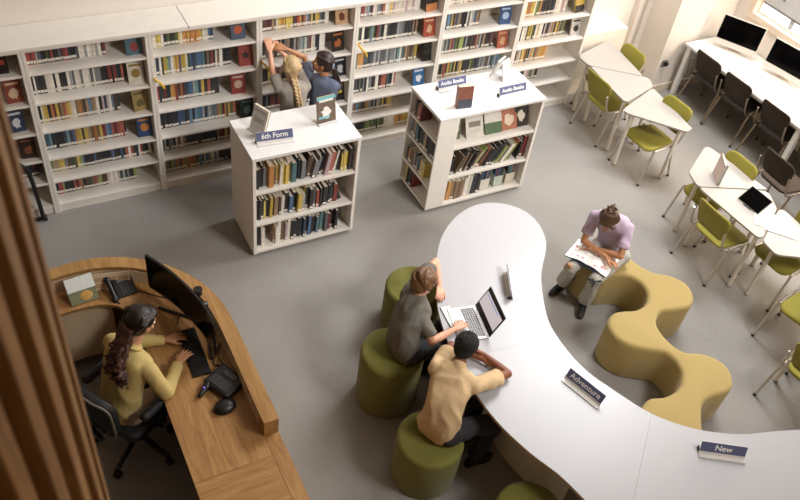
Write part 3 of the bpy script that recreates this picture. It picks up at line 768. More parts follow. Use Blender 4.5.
# slatted timber wall beside the camera (curved, vertical battens)
R = .9; cx, cy = .021 - R, 1.53
m = MB(); m.tube([(cx, cy, 0), (cx, cy, 6.8)], R - .105, 72)
sl = structure(m.build('wall_slatted', M_GAP, smooth=True))
m = MB(); k = 0; a = -100.0
while a < 40:
    w = math.degrees(.05 / R)
    p = []
    for q in (0, .5, 1):
        th = math.radians(a + w * q); p.append((cx + R * math.cos(th), cy + R * math.sin(th)))
    for q in (1, 0):
        th = math.radians(a + w * q); p.append((cx + (R - .11) * math.cos(th), cy + (R - .11) * math.sin(th)))
    m.prism(p, 0, 6.8)
    a += w + math.degrees(.062 / R)
m.build('batten_cladding', M_SLAT, sl, bevel=.004)

# ------------------------------------------------------------------ wall bookcases
SHZ = [1.51, 1.22, .925, .63, .37, .10]      # shelf tops, from the top row down
XS = [-.70, .30, 1.31, 2.31, 3.30, 4.30, 5.31, 6.32]
BAYN = ['far left partly hidden', 'leftmost full', 'second full', 'third full', 'fourth full', 'fifth full', 'rightmost']
bl = ['white wall bookcase at the far left, partly hidden by the timber slats', 'white wall bookcase, leftmost one wholly in view',
      'white wall bookcase between the leftmost full one and the one the girls reach into', 'white wall bookcase the two girls are reaching into',
      'white wall bookcase just right of the two girls', 'white wall bookcase behind the Audio Books display unit', 'white wall bookcase at the right end of the row, next to the white tables']
for i in range(7):
    x0, x1 = XS[i], XS[i + 1]; w = x1 - x0
    t = thing('wall_bookcase', bl[i], 'bookcase', (x0, 6.3, 0), 0, 'bookcases along the back wall')
    for xx in (0.001, w - .028):
        m = MB(); m.bb((xx, 0, 0), (xx + .027, .34, 1.735)); m.build('side_panel', M_CASE, t, bevel=.002)
    m = MB(); m.bb((.028, .30, .1), (w - .028, .315, 1.735)); m.build('back_panel', M_BACK, t)
    m = MB(); m.bb((.028, .02, 0), (w - .028, .035, .078)); m.build('plinth', M_CASE, t)
    m = MB(); m.bb((.028, .0, 1.715), (w - .028, .30, 1.735)); m.build('top_panel', M_CASE, t, bevel=.002)
    for z in SHZ:
        m = MB(); m.bb((.028, .008, z - .022), (w - .028, .30, z)); m.build('shelf', M_CASE, t, bevel=.002)
for (a, b, s) in ((-.7, 1.657, 'left white top board along the wall bookcases, left of the seam'), (1.663, 6.32, 'long white top board along the wall bookcases, right of the seam')):
    m = MB(); m.bb((a, 6.285, 1.737), (b, 6.675, 1.765)); tag(m.build('top_board', M_CASE, bevel=.003), s, 'top board', 'bookcase top boards')

# ------------------------------------------------------------------ freestanding display units
def carcass(name, label, x0, x1, y0, y1, h, loc_group):
    return thing(name, label, 'bookcase', (x0, y0, 0), 0, loc_group)
u1 = carcass('display_bookcase', 'low white double-sided bookcase with the 6th Form sign on top', 1.80, 2.81, 5.09, 5.67, 1.16, 'freestanding display bookcases')
W, D = 1.01, .58
for xx in (0, W - .03):
    m = MB(); m.bb((xx, 0, .04), (xx + .03, D, 1.128)); m.build('side_panel', M_CASE, u1, bevel=.002)
m = MB(); m.bb((-.005, -.005, 1.128), (W + .005, D + .005, 1.16)); m.build('top_panel', M_LAM, u1, bevel=.003)
m = MB(); m.bb((.03, D / 2 - .008, .07), (W - .03, D / 2 + .008, 1.128)); m.build('back_panel', M_BACK, u1)
U1Z = [.775, .405, .07]
for z in U1Z:
    m = MB(); m.bb((.03, .005, z - .03), (W - .03, D - .005, z)); m.build('shelf', M_CASE, u1, bevel=.002)
for x in (.1, W - .1):
    for y in (.09, D - .09):
        m = MB(); m.cyl((x - .012, y, .0225), (x + .012, y, .0225), .0225, n=14); m.build('caster', M_RUBBER, u1)
u2 = carcass('display_bookcase', 'low white bookcase with end shelves and two Audio Books signs on top', 3.63, 4.83, 5.09, 5.67, 1.16, 'freestanding display bookcases')
W2 = 1.2
m = MB(); m.bb((-.005, -.005, 1.128), (W2 + .005, D + .005, 1.16)); m.build('top_panel', M_LAM, u2, bevel=.003)
m = MB(); m.bb((W2 - .03, 0, .04), (W2, D, 1.128)); m.build('side_panel', M_CASE, u2, bevel=.002)
m = MB(); m.bb((.195, 0.002, .04), (.215, D, 1.128)); m.build('divider', M_CASE, u2)
for y in (0, D - .02):
    m = MB(); m.bb((0, y, .04), (.2, y + .02, 1.128)); m.build('front_panel', M_CASE, u2, bevel=.002)
m = MB(); m.bb((.215, D / 2 - .008, .07), (W2 - .03, D / 2 + .008, 1.128)); m.build('back_panel', M_BACK, u2)
U2Z = [.775, .405, .06]; U2L = [.88, .635, .315, .06]
for z in U2Z:
    m = MB(); m.bb((.215, .005, z - .03), (W2 - .03, D - .005, z)); m.build('shelf', M_CASE, u2, bevel=.002)
for z in U2L:
    m = MB(); m.bb((.004, .02, z - .022), (.195, D - .02, z)); m.build('end_shelf', M_CASE, u2, bevel=.002)
for x in (.1, W2 - .1):
    for y in (.09, D - .09):
        m = MB(); m.cyl((x - .012, y, .0225), (x + .012, y, .0225), .0225, n=14); m.build('caster', M_RUBBER, u2)

# ------------------------------------------------------------------ books
PAL = {
 'k': ['#17161a', '#1e1f26', '#26201e', '#15181c', '#2b2a2c', '#1b2433'],
 'r': ['#7e2a25', '#9c3b2f', '#5f1f22', '#a8503a'], 'o': ['#b8712f', '#c98a3d', '#a8602a', '#c77d2e'],
 'y': ['#c6a53a', '#d1b447', '#b4932f'], 'w': ['#d6cfc2', '#cbc4b6', '#e0dace', '#bfb7a8'],
 'b': ['#2f4a70', '#3c5d86', '#27374f', '#55789a'], 't': ['#3f6b70', '#5a8a8c', '#2c4e50'],
 'g': ['#4c5b2c', '#6f7d3c', '#2f4a34', '#8b9a4a'], 'n': ['#6b5138', '#8a6d4c', '#4a3828', '#9b8160'], 's': ['#6f7276', '#8f9194', '#4f5358'],
 'p': ['#a98a94', '#b9a2a0', '#c9b8ae']}
def mute(h, k=.78, add=0):
    c = [int(h[i:i + 2], 16) for i in (1, 3, 5)]; g = sum(c) / 3
    return '#%02x%02x%02x' % tuple(min(255, int(g + (x - g) * k + add)) for x in c)
CN = {'k': 'black', 'r': 'red', 'o': 'orange', 'y': 'yellow', 'w': 'white', 'b': 'blue', 't': 'teal', 'g': 'green', 'n': 'brown', 's': 'grey', 'p': 'pink'}
SPM = {}
for kx, arr in PAL.items():
    for j, h in enumerate(arr): SPM[(kx, j)] = mat('spine_%s_%d' % (CN[kx], j), mute(h, .8, 14), .55, var=.16, scale=70, stretch=(1, 1, .5))
ORD = lambda n: '%d%s' % (n, 'th' if 10 <= n % 100 <= 20 else {1: 'st', 2: 'nd', 3: 'rd'}.get(n % 10, 'th'))

def cover_geo(mb, t, h, d, mi=0):
    c = .0022
    mb.bb((0, 0, 0), (c, d, h), mi); mb.bb((t - c, 0, 0), (t, d, h), mi); mb.bb((c, 0, 0), (t - c, c, h), mi)
def pages_geo(mb, t, h, d, mi=1):
    mb.bb((.0022, .0022, .003), (t - .0022, d - .004, h - .003), mi)
def label_geo(mb, t, h, mi=2, z=.012, hh=.026):
    mb.bb((.0015, -.0008, z), (t - .0015, 0, z + hh), mi)

BOOKS = []     # specs: dict(M, t, h, d, key, label_fn, unit)
def row(M0, x0, x1, segs, hr, dr, tr, where, group, unit, ydep=0.0, jit=.006, lab=True, lean0=0, leanw=0):
    """a run of spine-out books in the frame M0 (x along the shelf, -y out, z up)"""
    x = x0; n = 0; S = x1 - x0
    lean = 0
    while x < x1:
        f = (x - x0) / S
        key = None
        for a, b, ks in segs:
            if a <= f < b: key = rnd.choice(ks); break
        t = rnd.uniform(*tr); h = rnd.uniform(*hr); d = rnd.uniform(*dr)
        if key is None: x += t; continue
        for a, b, ang in (leanw or []):
            if a <= f < b: lean = ang + rnd.uniform(-.03, .03); break
        else: lean = lean0
        n += 1
        foot = t / max(math.cos(lean), .5)
        M = M0 @ Matrix.Translation((x + (h * 0), ydep - rnd.uniform(0, jit), 0)) @ Matrix.Rotation(lean, 4, 'Y')
        if lean < 0: M = M0 @ Matrix.Translation((x, ydep - rnd.uniform(0, jit), t * math.sin(-lean) * 0)) @ Matrix.Rotation(lean, 4, 'Y')
        if lean > 0: M = Matrix.Translation((0, 0, t * math.sin(lean))) @ M
        kx = key; j = rnd.randrange(len(PAL[kx]))
        BOOKS.append(dict(M=M, t=t, h=h, d=d, key=(kx, j), n=n, where=where, group=group, unit=unit, lab=lab and rnd.random() < (.9 if not unit else .45)))
        x += foot + .0008
    return n
BAYROWS = {
 1: [[(0, .06, 'r'), (.06, .4, 'kkrgsk'), (.4, .62, 'wwsk'), (.62, .68, 'kr')], [(0, .18, 'kkw'), (.18, .42, 'kkkws'), (.42, .6, 'wws'), (.6, .8, 'rkrk')],
     [(0, .1, 'kyw'), (.1, .38, 'noyrnw'), (.38, .72, 'wpnwbk')], [(0, .28, 'tbkk'), (.28, .52, 'yoyn'), (.52, .75, 'rkrb')],
     [(0, .3, 'ygsnb'), (.3, .7, 'kkkb'), (.7, .95, 'kwrk')], [(0, .5, 'gkrnk'), (.5, .62, 'wp'), (.62, .78, 'ksg')]],
 2: [[(0, .3, 'gykw'), (.3, .5, 'oooy'), (.5, .62, 'bwy')], [(0, .35, 'ygbkwo'), (.35, .52, 'bbt'), (.52, .78, 'krkwn')],
     [(0, .3, 'ornk'), (.3, .5, 'ysbt'), (.5, .64, 'kkr')], [(0, .4, 'kkb'), (.4, .62, 'tkbs'), (.62, .8, 'rogr')],
     [(0, .16, 'ksk'), (.16, .26, 'nw'), (.26, .6, 'k'), (.6, 1, 'rykn')], [(0, .4, 'rogks'), (.4, .6, 'wsb'), (.6, 1, 'kksg')]],
 3: [[(0, .5, 'oykwrn'), (.5, .78, 'kwsy')], [(0, .45, 'kkns'), (.45, .74, 'ytrswk')], [(0, .5, 'kswyn'), (.5, .78, 'kws')], [(0, .7, 'kksr')],
     [(0, .8, 'ksnw')], [(0, .7, 'kgrs')]],
 4: [[(0, .4, 'swbwr'), (.4, .78, 'wopy')], [(0, .3, 'rkwgb'), (.3, .8, 'kknws')], [(0, .15, 'otk'), (.15, .55, 'ssk'), (.55, .84, 'wytkn')],
     [(0, .6, 'kksrw')], [(0, .3, 'btonp'), (.3, .58, 'swyk')], [(0, .25, 'ksk'), (.25, .52, 'g'), (.52, .66, 'w'), (.66, .76, 'o'), (.76, .97, 'y')]],
 5: [[(0, .7, 'wnpo')], [(0, .55, 'kwybns')], [(0, .8, 'kkgnsr')], [(0, .6, 'kgrnyk'), (.6, .95, 'knstb')], [(0, .8, 'kswn')], [(0, .6, 'ksgr')]],
 6: [[(0, .74, 'wpwrno')], [(0, .35, 'gywo'), (.35, .55, 'k'), (.55, .72, 'wp')], [(0, .8, 'gnwpyk')], [(0, .58, 'kynbwo')], [(0, .52, 'sgkp')], [(0, .4, 'kst')]],
 0: [[], [], [], [], [(.3, .95, 'krk')], []]}
SHN = ['top shelf', 'second shelf down', 'third shelf down', 'fourth shelf down', 'fifth shelf down', 'bottom shelf']
for b, rows in BAYROWS.items():
    x0, x1 = XS[b] + .034, XS[b + 1] - .034
    for r, segs in enumerate(rows):
        if not segs: continue
        hm = .2 if r == 0 else .215
        row(Matrix.Translation((x0, 6.455, SHZ[r])), 0, x1 - x0, segs, (.165, hm), (.115, .135), (.013, .03), '%s, %s wall bookcase' % (SHN[r], BAYN[b]),
            'spine-out books in the wall bookcases', False, jit=.008)
U1S = ['top shelf', 'middle shelf', 'bottom shelf']
u1rows = [
 ([(0, .06, 'ky'), (.06, .13, 'ks'), (.13, .2, 'nko'), (.2, .34, 'ywnp'), (.34, .48, 'ktsr'), (.48, .62, 'rnws'), (.62, .84, 'krnwp'), (.87, .98, 'kytk')], [(0, .5, .03), (.5, .84, .2), (.84, 1, .02)]),
 ([(0, .16, 'kyk'), (.16, .3, 'wynk'), (.3, .42, 'kbk'), (.42, .6, 'swyk'), (.6, .72, 'rkw'), (.72, .84, 'wkrsg'), (.88, .915, 'k')], [(0, .87, .04), (.87, 1, -.33)]),
 ([(0, .04, 'k'), (.04, .09, 'wk'), (.12, .14, 'r'), (.15, .3, 'wnkw'), (.3, .45, 'swkp'), (.45, .62, 'kbk'), (.62, .72, 'wst'), (.72, .88, 'rktsk')], [(0, .1, 0), (.1, .14, .16), (.14, .9, .05)])]
for r, (segs, lw) in enumerate(u1rows):
    row(Matrix.Translation((1.80 + .034, 5.09, U1Z[r])), 0, .93, segs, (.19, .245), (.13, .155), (.016, .042), '%s of the 6th Form display bookcase' % U1S[r],
        'books in the 6th Form display bookcase', True, ydep=.085, jit=.05, leanw=lw)
row(Matrix.Translation((3.63 + .22, 5.09, U2Z[1])), 0, .95, [(0, .05, 'kn'), (.07, .3, 'kkn'), (.3, .78, 'knkgrkw'), (.86, .98, 'kkr')], (.2, .26), (.15, .18), (.012, .03),
    'middle shelf of the Audio Books bookcase', 'books in the Audio Books bookcase', True, ydep=.07, jit=.03, leanw=[(0, .07, .05), (.07, .3, .36), (.3, .8, .5), (.8, 1, .08)])
row(Matrix.Translation((3.63 + .22, 5.09, U2Z[2])), 0, .95, [(.01, .09, 'o'), (.09, .22, 'rn'), (.24, .34, 'w'), (.34, .45, 'k')], (.22, .27), (.15, .18), (.022, .045),
    'bottom shelf of the Audio Books bookcase', 'books in the Audio Books bookcase', True, ydep=.05, jit=.02, leanw=[(0, 1, .03)])
RL = Matrix.Translation((0, 0, 0)) @ Matrix.Rotation(-PI / 2, 4, 'Z')
EL = ['top', 'second', 'third', 'bottom']
for r, segs in enumerate([[(.02, .32, 'krnr'), (.9, .98, 'o')], [(.02, .8, 'kskntk'), (.8, .95, 'k')], [(.02, .3, 'nok'), (.3, .7, 'bynw')], [(.02, .14, 'y'), (.14, .36, 'rk')]]):
    row(Matrix.Translation((3.63, 5.645, U2L[r])) @ Matrix.Rotation(-PI / 2, 4, 'Z'), 0, .53, segs, (.17, .205), (.12, .14), (.018, .04), '%s end shelf of the Audio Books bookcase' % EL[r],
        'books in the Audio Books bookcase', True, ydep=.03, jit=.015, leanw=[(0, 1, .03)])

BOXES = [((1.8, 5.09, 0), (2.81, 5.67, 1.16)), ((3.63, 5.09, 0), (4.83, 5.67, 1.16))]
def blocked(p):
    o = V3((0, 0, CAM_Z)); d = V3(p) - o
    for a, b in BOXES:
        t0, t1 = 0, .995
        ok = True
        for i in range(3):
            if abs(d[i]) < 1e-9: continue
            u, v = (a[i] - o[i]) / d[i], (b[i] - o[i]) / d[i]
            if u > v: u, v = v, u
            t0 = max(t0, u); t1 = min(t1, v)
        if t0 < t1: return True
    return False
for s in BOOKS:
    c = s['M'] @ V3((s['t'] / 2, 0, s['h'] * .5)); top = s['M'] @ V3((s['t'] / 2, 0, s['h']))
    a = project(c); b = project(s['M'] @ V3((0, 0, 0))); e = project(s['M'] @ V3((s['t'], 0, 0))); g = project(s['M'] @ V3((0, 0, s['h'])))
    ar = abs((e[0] - b[0]) * (g[1] - b[1]) - (e[1] - b[1]) * (g[0] - b[0]))
    vis = 4 < a[0] < 796 and 2 < a[1] < 498
    if not s['unit'] and a[0] < 25: vis = False
    if not s['unit'] and (blocked(top) and blocked(c)): vis = False
    s['area'] = ar if vis else 0
order = sorted(BOOKS, key=lambda s: -s['area'])
single = set(id(s) for s in order[:292] if s['area'] > 0)
stuffmb = MB(); smats = []; sidx = {}
def sm(mt):
    if mt.name not in sidx: sidx[mt.name] = len(smats); smats.append(mt)
    return sidx[mt.name]
seen_lab = set()
for s in BOOKS:
    if id(s) in single:
        kx, j = s['key']
        mb = MB(); cover_geo(mb, s['t'], s['h'], s['d'])
        if s['unit']:
            o = mb.build('book', SPM[s['key']])
            q = MB(); q.bb((.0022, .0022, .003), (s['t'] - .0022, s['d'] - .004, s['h'] - .003)); q.build('pages', M_PAGES, o)
            if s['lab']:
                q = MB(); q.bb((.0015, -.0008, .01), (s['t'] - .0015, 0, .034)); q.build('spine_label', M_LABEL, o)
        else:
            pages_geo(mb, s['t'], s['h'], s['d'], 1)
            if s['lab']: label_geo(mb, s['t'], s['h'], 2)
            o = mb.build('book', [SPM[s['key']], M_PAGES, M_LABEL])
        o.matrix_world = s['M']
        lab = '%s spine, %s from left, %s' % (CN[kx], ORD(s['n']), s['where'])
        while lab in seen_lab: lab = lab.replace(' spine', ' narrow spine')
        seen_lab.add(lab)
        tag(o, lab, 'book', s['group'])
    else:
        i0 = len(stuffmb.v)
        cover_geo(stuffmb, s['t'], s['h'], s['d'], sm(SPM[s['key']])); pages_geo(stuffmb, s['t'], s['h'], s['d'], sm(M_PAGES))
        if s['lab']: label_geo(stuffmb, s['t'], s['h'], sm(M_LABEL))
        stuffmb.xf(s['M'], i0)
o = stuffmb.build('shelved_books', smats)
tag(o, 'remaining rows of spine-out paperbacks packed on the white wall bookcases', 'books'); o['kind'] = 'stuff'

# ---- face-out display books
def face_book(name, label, loc, rz, w, h, t, cov, motif, kind, tilt=.2, group='face-out display books', parent_mat=None):
    """book standing face out, front = local -y, leaning back"""
    cm_ = mat('cover_' + cov[1:], mute(cov), .42, var=.14, scale=24); mm = mat('motif_' + motif[1:], mute(motif), .5, var=.1, scale=60)
    T = Matrix.Translation((0, -h * math.sin(tilt) / 2, 0)) @ Matrix.Rotation(-tilt, 4, 'X')
    R_ = thing(name, label, 'book', loc, rz, group)
    q = MB(); c = .0025
    q.bb((-w / 2, 0, 0), (w / 2, c, h)); q.bb((-w / 2, t - c, 0), (w / 2, t, h)); q.bb((-w / 2, c, 0), (-w / 2 + c, t - c, h)); q.xf(T)
    q.build('cover', cm_, R_)
    q = MB(); q.bb((-w / 2 + c, c, .003), (w / 2 - .004, t - c, h - .003)); q.xf(T); q.build('pages', M_PAGES, R_)
    q = MB(); y = -.0012
    if kind == 'disc':
        q.tube([(0, 0, h * .48), (0, y, h * .48)], w * .3, 20)
    elif kind == 'star':
        pts = [((.36 if k % 2 == 0 else .15) * w * math.sin(PI * k / 5), (.36 if k % 2 == 0 else .15) * w * math.cos(PI * k / 5)) for k in range(10)]
        q.rings([[(a, y, h * .52 + b) for a, b in pts], [(a, 0, h * .52 + b) for a, b in pts]])
    elif kind == 'bands':
        q.bb((-w * .34, y, h * .40), (w * .34, 0, h * .60))
    elif kind == 'figure':
        rg = random.Random(int(cov[1:], 16)); n = 15; pts = []
        for k in range(n):
            a = 2 * PI * k / n; r_ = rg.uniform(.62, 1.15)
            pts.append((w * .30 * r_ * math.cos(a), h * (.40 + .24 * r_ * math.sin(a))))
        q.rings([[(a, y, b) for a, b in pts], [(a, 0, b) for a, b in pts]])
    elif kind == 'half':
        q.bb((-w * .5, y, 0), (w * .5, 0, h * .42))
    q.xf(T); q.build('cover_motif', mm, R_)
    if kind in ('figure', 'disc', 'bands'):
        q = MB(); q.bb((-w * .38, y, h * .80), (w * .38, 0, h * .90)); q.xf(T); q.build('title_band', mm, R_)
    return R_
DISP = [(1, 0, .89, '#42707e', '#a03a32', 'figure'), (1, 1, .88, '#d5ccb8', '#9c7c30', 'disc'), (1, 2, .89, '#a58c4a', '#6b5b2c', 'figure'), (1, 3, .9, '#24467e', '#d08030', 'disc'),
 (2, 0, .83, '#4a5670', '#c8502a', 'disc'), (2, 1, .9, '#9c3a30', '#1c1a1a', 'star'), (2, 2, .82, '#95352e', '#c7a08a', 'disc'), (2, 3, .9, '#262e2c', '#56706a', 'figure'),
 (3, 0, .88, '#c49a6a', '#7a2a14', 'figure'), (3, 1, .86, '#20160f', '#b8581c', 'figure'), (3, 2, .9, '#23252a', '#b8b8b8', 'figure'), (3, 3, .9, '#1d1d1d', '#d6c81e', 'bands'),
 (4, 0, .88, '#231f1e', '#d07a3a', 'half'), (4, 1, .9, '#b8452e', '#e0b080', 'figure'), (4, 2, .93, '#221e1e', '#3a3634', 'bands'), (4, 3, .86, '#2b6fb3', '#dfe6ea', 'figure'),
 (5, 1, .85, '#2f4f8c', '#9fc0e0', 'disc'), (5, 2, .88, '#b5573a', '#e0a070', 'figure'), (6, 0, .85, '#5d7f80', '#38585c', 'bands'), (6, 1, .86, '#d9b23c', '#28241c', 'half'),
 (6, 2, .9, '#cfcac2', '#2a2422', 'figure'), (0, 0, .82, '#1c1412', '#b8361f', 'bands'), (0, 1, .88, '#9a4030', '#d9b78e', 'figure'), (0, 2, .84, '#2c3e60', '#cfd6dc', 'figure'), (0, 3, .88, '#3a2622', '#8a4a28', 'figure')]
DL = {'#42707e': 'teal', '#d5ccb8': 'cream and gold', '#a58c4a': 'tan and gold', '#24467e': 'dark blue', '#4a5670': 'slate blue', '#9c3a30': 'red with black star', '#95352e': 'red patterned',
 '#262e2c': 'dark green', '#c49a6a': 'cream and orange', '#20160f': 'black and orange', '#23252a': 'black and grey', '#1d1d1d': 'black and yellow', '#231f1e': 'black with orange foot',
 '#b8452e': 'orange-red', '#221e1e': 'plain black', '#2b6fb3': 'bright blue', '#2f4f8c': 'blue', '#b5573a': 'rust red', '#5d7f80': 'teal grey', '#d9b23c': 'yellow', '#cfcac2': 'white and black',
 '#1c1412': 'black with red print', '#9a4030': 'red', '#2c3e60': 'navy and white', '#3a2622': 'dark brown'}
for b, r, f, cov, mot, kd in DISP:
    x = XS[b] + (XS[b + 1] - XS[b]) * f
    face_book('display_book', '%s display book, %s, %s wall bookcase' % (DL[cov], SHN[r], BAYN[b]), (x, 6.40, SHZ[r]), rnd.uniform(-.12, .12), .135, .2 if r else .19, .02, cov, mot, kd, .2,
              'face-out books in the wall bookcases')
# yellow shelf tabs
for x, z, n in ((3.38, 1.20, 'right of the girls'), (1.345, 1.22, 'second full bookcase'), (2.345, 1.22, 'beside the blonde girl')):
    q = MB(); pts = spline([(x - .035, 6.33, z + .1), (x - .01, 6.292, z + .06), (x + .03, 6.286, z + .02), (x + .055, 6.284, z - .03)], 4, False)
    for i in range(len(pts) - 1): q.cap(pts[i], pts[i + 1], .0105, .0105, 8)
    tag(q.build('shelf_tab', mat('yellow_tab', '#d9b02a', .5), smooth=True), 'yellow shelf marker strip hanging on the white shelf, %s' % n, 'marker', 'yellow shelf markers')

# ---- items on display units
def sign(label, txt, loc, rz, L=.325, size=.062, group='navy sign holders'):
    t = thing('sign_holder', label, 'sign', loc, rz, group)
    q = MB(); q.bb((-L / 2, -.05, 0), (L / 2, .035, .004)); q.bb((-L / 2, -.05, .004), (L / 2, -.047, .01)); q.build('base', M_ACRYL, t)
    T = Matrix.Translation((0, -.012, .012)) @ Matrix.Rotation(-.42, 4, 'X')
    q = MB(); q.bb((-L / 2, 0, -.008), (L / 2, .004, .092)); q.xf(T); q.build('back_plate', M_ACRYL, t)
    q = MB(); q.bb((-L / 2 + .002, -.0015, .014), (L / 2 - .002, 0, .09)); q.xf(T); q.build('panel', M_NAVY, t)
    q = MB(); q.bb((-L / 2 - .002, -.002, 0), (-L / 2 + .004, .035, .03)); q.build('end_clip', M_BLACKM, t)
    if txt:
        me = text_mesh(txt, size, .0006); me.materials.append(M_LETTER)
        o = link('lettering', me, t)
        o.matrix_basis = T @ Matrix.Translation((0, -.0022, .051)) @ Matrix(((1, 0, 0), (0, 0, -1), (0, 1, 0))).to_4x4()
    return t
def ends(a, b):
    return ((a[0] + b[0]) / 2, (a[1] + b[1]) / 2), math.atan2(b[1] - a[1], b[0] - a[0])
(sx, sy), a = ends((1.911, 5.242), (2.220, 5.213)); sign('navy sign reading 6th Form on the white display bookcase', '6th Form', (sx, sy + .04, 1.16), a)
(sx, sy), a = ends((3.842, 5.531), (4.165, 5.544)); sign('navy Audio Books sign at the back left, behind the orange standing book', 'Audio Books', (sx, sy, 1.16), a - .02, size=.05)
(sx, sy), a = ends((4.378, 5.239), (4.680, 5.257)); sign('navy Audio Books sign at the front right of the white display bookcase', 'Audio Books', (sx, sy, 1.16), a - .03, size=.05)
(sx, sy), a = ends((3.209, 2.396), (3.303, 2.084)); nx, ny = math.sin(a), -math.cos(a)
sign('dark sign reading Adventure on the curved white table', 'Adventure', (sx - nx * .045, sy - ny * .045, .74), a)
(sx, sy), a = ends((3.737, 1.469), (4.012, 1.294)); nx, ny = math.sin(a), -math.cos(a)
sign('dark sign reading New near the right end of the curved white table', 'New', (sx - nx * .045, sy - ny * .045, .74), a)
sign('sign holder seen from behind, beside the open laptop on the curved table', None, (3.375, 3.37, .74), math.atan2(.30, .15))
# book in acrylic stand, teal and brown
def stand(t, w):
    q = MB(); q.bb((-w / 2, -.05, 0), (w / 2, .06, .004)); q.bb((-w / 2, -.05, .004), (w / 2, -.046, .02)); q.build('book_stand', M_ACRYL, t)
b1 = face_book('display_book', 'teal and brown book with a white figure standing on the 6th Form bookcase', (2.60, 5.40, 1.164), .1, .185, .255, .018, '#6f5a4a', '#e2dcd2', 'figure', .18, 'books standing on the display bookcases')
q = MB(); T = Matrix.Translation((0, -.255 * math.sin(.18) / 2, 0)) @ Matrix.Rotation(-.18, 4, 'X')
q.bb((-.092, -.0016, .225), (.092, 0, .253)); q.xf(T); q.build('cover_band', mat('teal_band', '#6fb3b5', .5), b1)
q = MB(); q.bb((-.08, -.0018, .045), (.03, 0, .066)); q.xf(T); q.build('cover_band', mat('teal_band', '#6fb3b5', .5), b1); stand(b1, .19)
b2 = face_book('display_book', 'white book in a clear stand behind the 6th Form sign', (1.985, 5.44, 1.164), -1.15, .17, .24, .03, '#dcdad6', '#b7b2ac', 'bands', .3, 'books standing on the display bookcases'); stand(b2, .18)
b3 = face_book('display_book', 'orange and slate book with a white top edge, standing between two Audio Books signs', (3.94, 5.20, 1.16), -.12, .15, .225, .06, '#93543c', '#44475a', 'half', .12, 'books standing on the display bookcases')
for dx, tl, rz, nm in ((0, .28, .5, 'front'), (.0, .28, .5 + PI, 'rear')):
    off = V3((.055 * math.sin(rz), -.055 * math.cos(rz), 0))
    face_book('display_book', 'white book propped against its twin as a tent, %s half' % nm, (4.59 + off.x, 5.57 + off.y, 1.16), rz, .15, .2, .016, '#dddad5', '#a9b0b8', 'figure', tl, 'books standing on the display bookcases')
# magazines & boxes in the Audio Books unit
for x, c, mo, kd, w, tl, lb in ((4.14, '#c9c3b8', '#7d7468', 'bands', .2, .42, 'pale magazine with small pictures'), (4.36, '#cfc9bd', '#4f6b46', 'half', .2, .45, 'white magazine with a green picture'),
                        (4.55, '#b5694a', '#e0c8a8', 'figure', .19, .4, 'orange magazine with a pale figure'), (4.70, '#3c362f', '#d9cfb4', 'figure', .16, .35, 'dark magazine with cream print'),
                        (3.925, '#5f6648', '#c9bfa0', 'figure', .11, .2, 'narrow green booklet')):
    face_book('magazine', lb + ' on the upper shelf of the Audio Books bookcase', (x, 5.24, U2Z[0]), rnd.uniform(-.06, .06), w, .27, .008, c, mo, kd, tl, 'magazines on the display bookcase')
for x, lb, c in ((4.38, 'left white box file', '#d8d2c8'), (4.55, 'middle pale green box file', '#b9c4b8'), (4.70, 'right cream box file', '#d6cbb8')):
    t = thing('box_file', lb + ' full of thin books, bottom shelf of the Audio Books bookcase', 'box file', (x, 5.16, U2Z[2]), 0, 'box files on the bottom shelf')
    q = MB(); mt = mat('box_file_' + c[1:], c, .6)
    q.bb((-.06, 0, 0), (.06, .004, .13)); q.bb((-.06, .19, 0), (.06, .194, .24)); q.bb((-.06, 0, 0), (.06, .194, .004))
    for sx in (-.06, .057):
        q.add([(sx, 0, 0), (sx, .19, 0), (sx, .19, .24), (sx, 0, .13), (sx + .003, 0, 0), (sx + .003, .19, 0), (sx + .003, .19, .24), (sx + .003, 0, .13)],
              [(0, 1, 2, 3), (7, 6, 5, 4), (0, 4, 5, 1), (1, 5, 6, 2), (2, 6, 7, 3), (3, 7, 4, 0)])
    q.build('box', mt, t)
    for k in range(5):
        q = MB(); q.bb((-.05 + k * .02, .01, .005), (-.05 + k * .02 + .013, .17, .21 + .03 * rnd.random())); q.build('thin_book', SPM[(rnd.choice('kbrts'), 0)], t)
# ------------------------------------------------------------------ curved white table
TZ = .74
INNER = [(2.79, 3.53), (2.70, 3.38), (2.62, 3.13), (2.57, 2.87), (2.55, 2.53), (2.57, 2.25), (2.64, 1.98), (2.73, 1.75), (2.78, 1.53), (2.83, 1.3), (2.98, 1.05), (3.25, .80), (3.65, .62), (4.2, .52), (4.8, .45), (5.4, .25)]
OUTER = [(2.93, 3.82), (3.10, 4.04), (3.29, 4.20), (3.49, 4.30), (3.69, 4.33), (3.87, 4.27), (4.01, 4.13), (4.05, 3.94), (4.0, 3.74), (3.90, 3.59), (3.70, 3.37), (3.55, 3.12), (3.46, 2.92), (3.43, 2.76), (3.425, 2.55), (3.45, 2.38), (3.50, 2.24),
         (3.66, 1.89), (3.89, 1.65), (4.16, 1.49), (4.39, 1.415), (4.62, 1.335), (5.0, 1.2), (5.5, 1.0)]
inn = spline(INNER, 6, False); out = spline(OUTER, 6, False)
def near(poly, p): return min(range(len(poly)), key=lambda i: (poly[i] - V3((*p, 0))).length)
i1, o1 = near(inn, (2.57, 2.87)), near(out, (3.43, 2.76)); i2, o2 = near(inn, (2.83, 1.22)), near(out, (3.66, 1.89))
pieces = [([*reversed(inn[:i1 + 1])] + out[:o1 + 1], 'rounded head section of the curved white table, holding the laptop'),
          ([*reversed(inn[i1:i2 + 1])] + out[o1:o2 + 1], 'middle section of the curved white table, under the Adventure sign'),
          ([*reversed(inn[i2:])] + out[o2:], 'end section of the curved white table, under the New sign')]
M_EDGE = mat('table_edge', '#bfa27c', .5, var=.05)
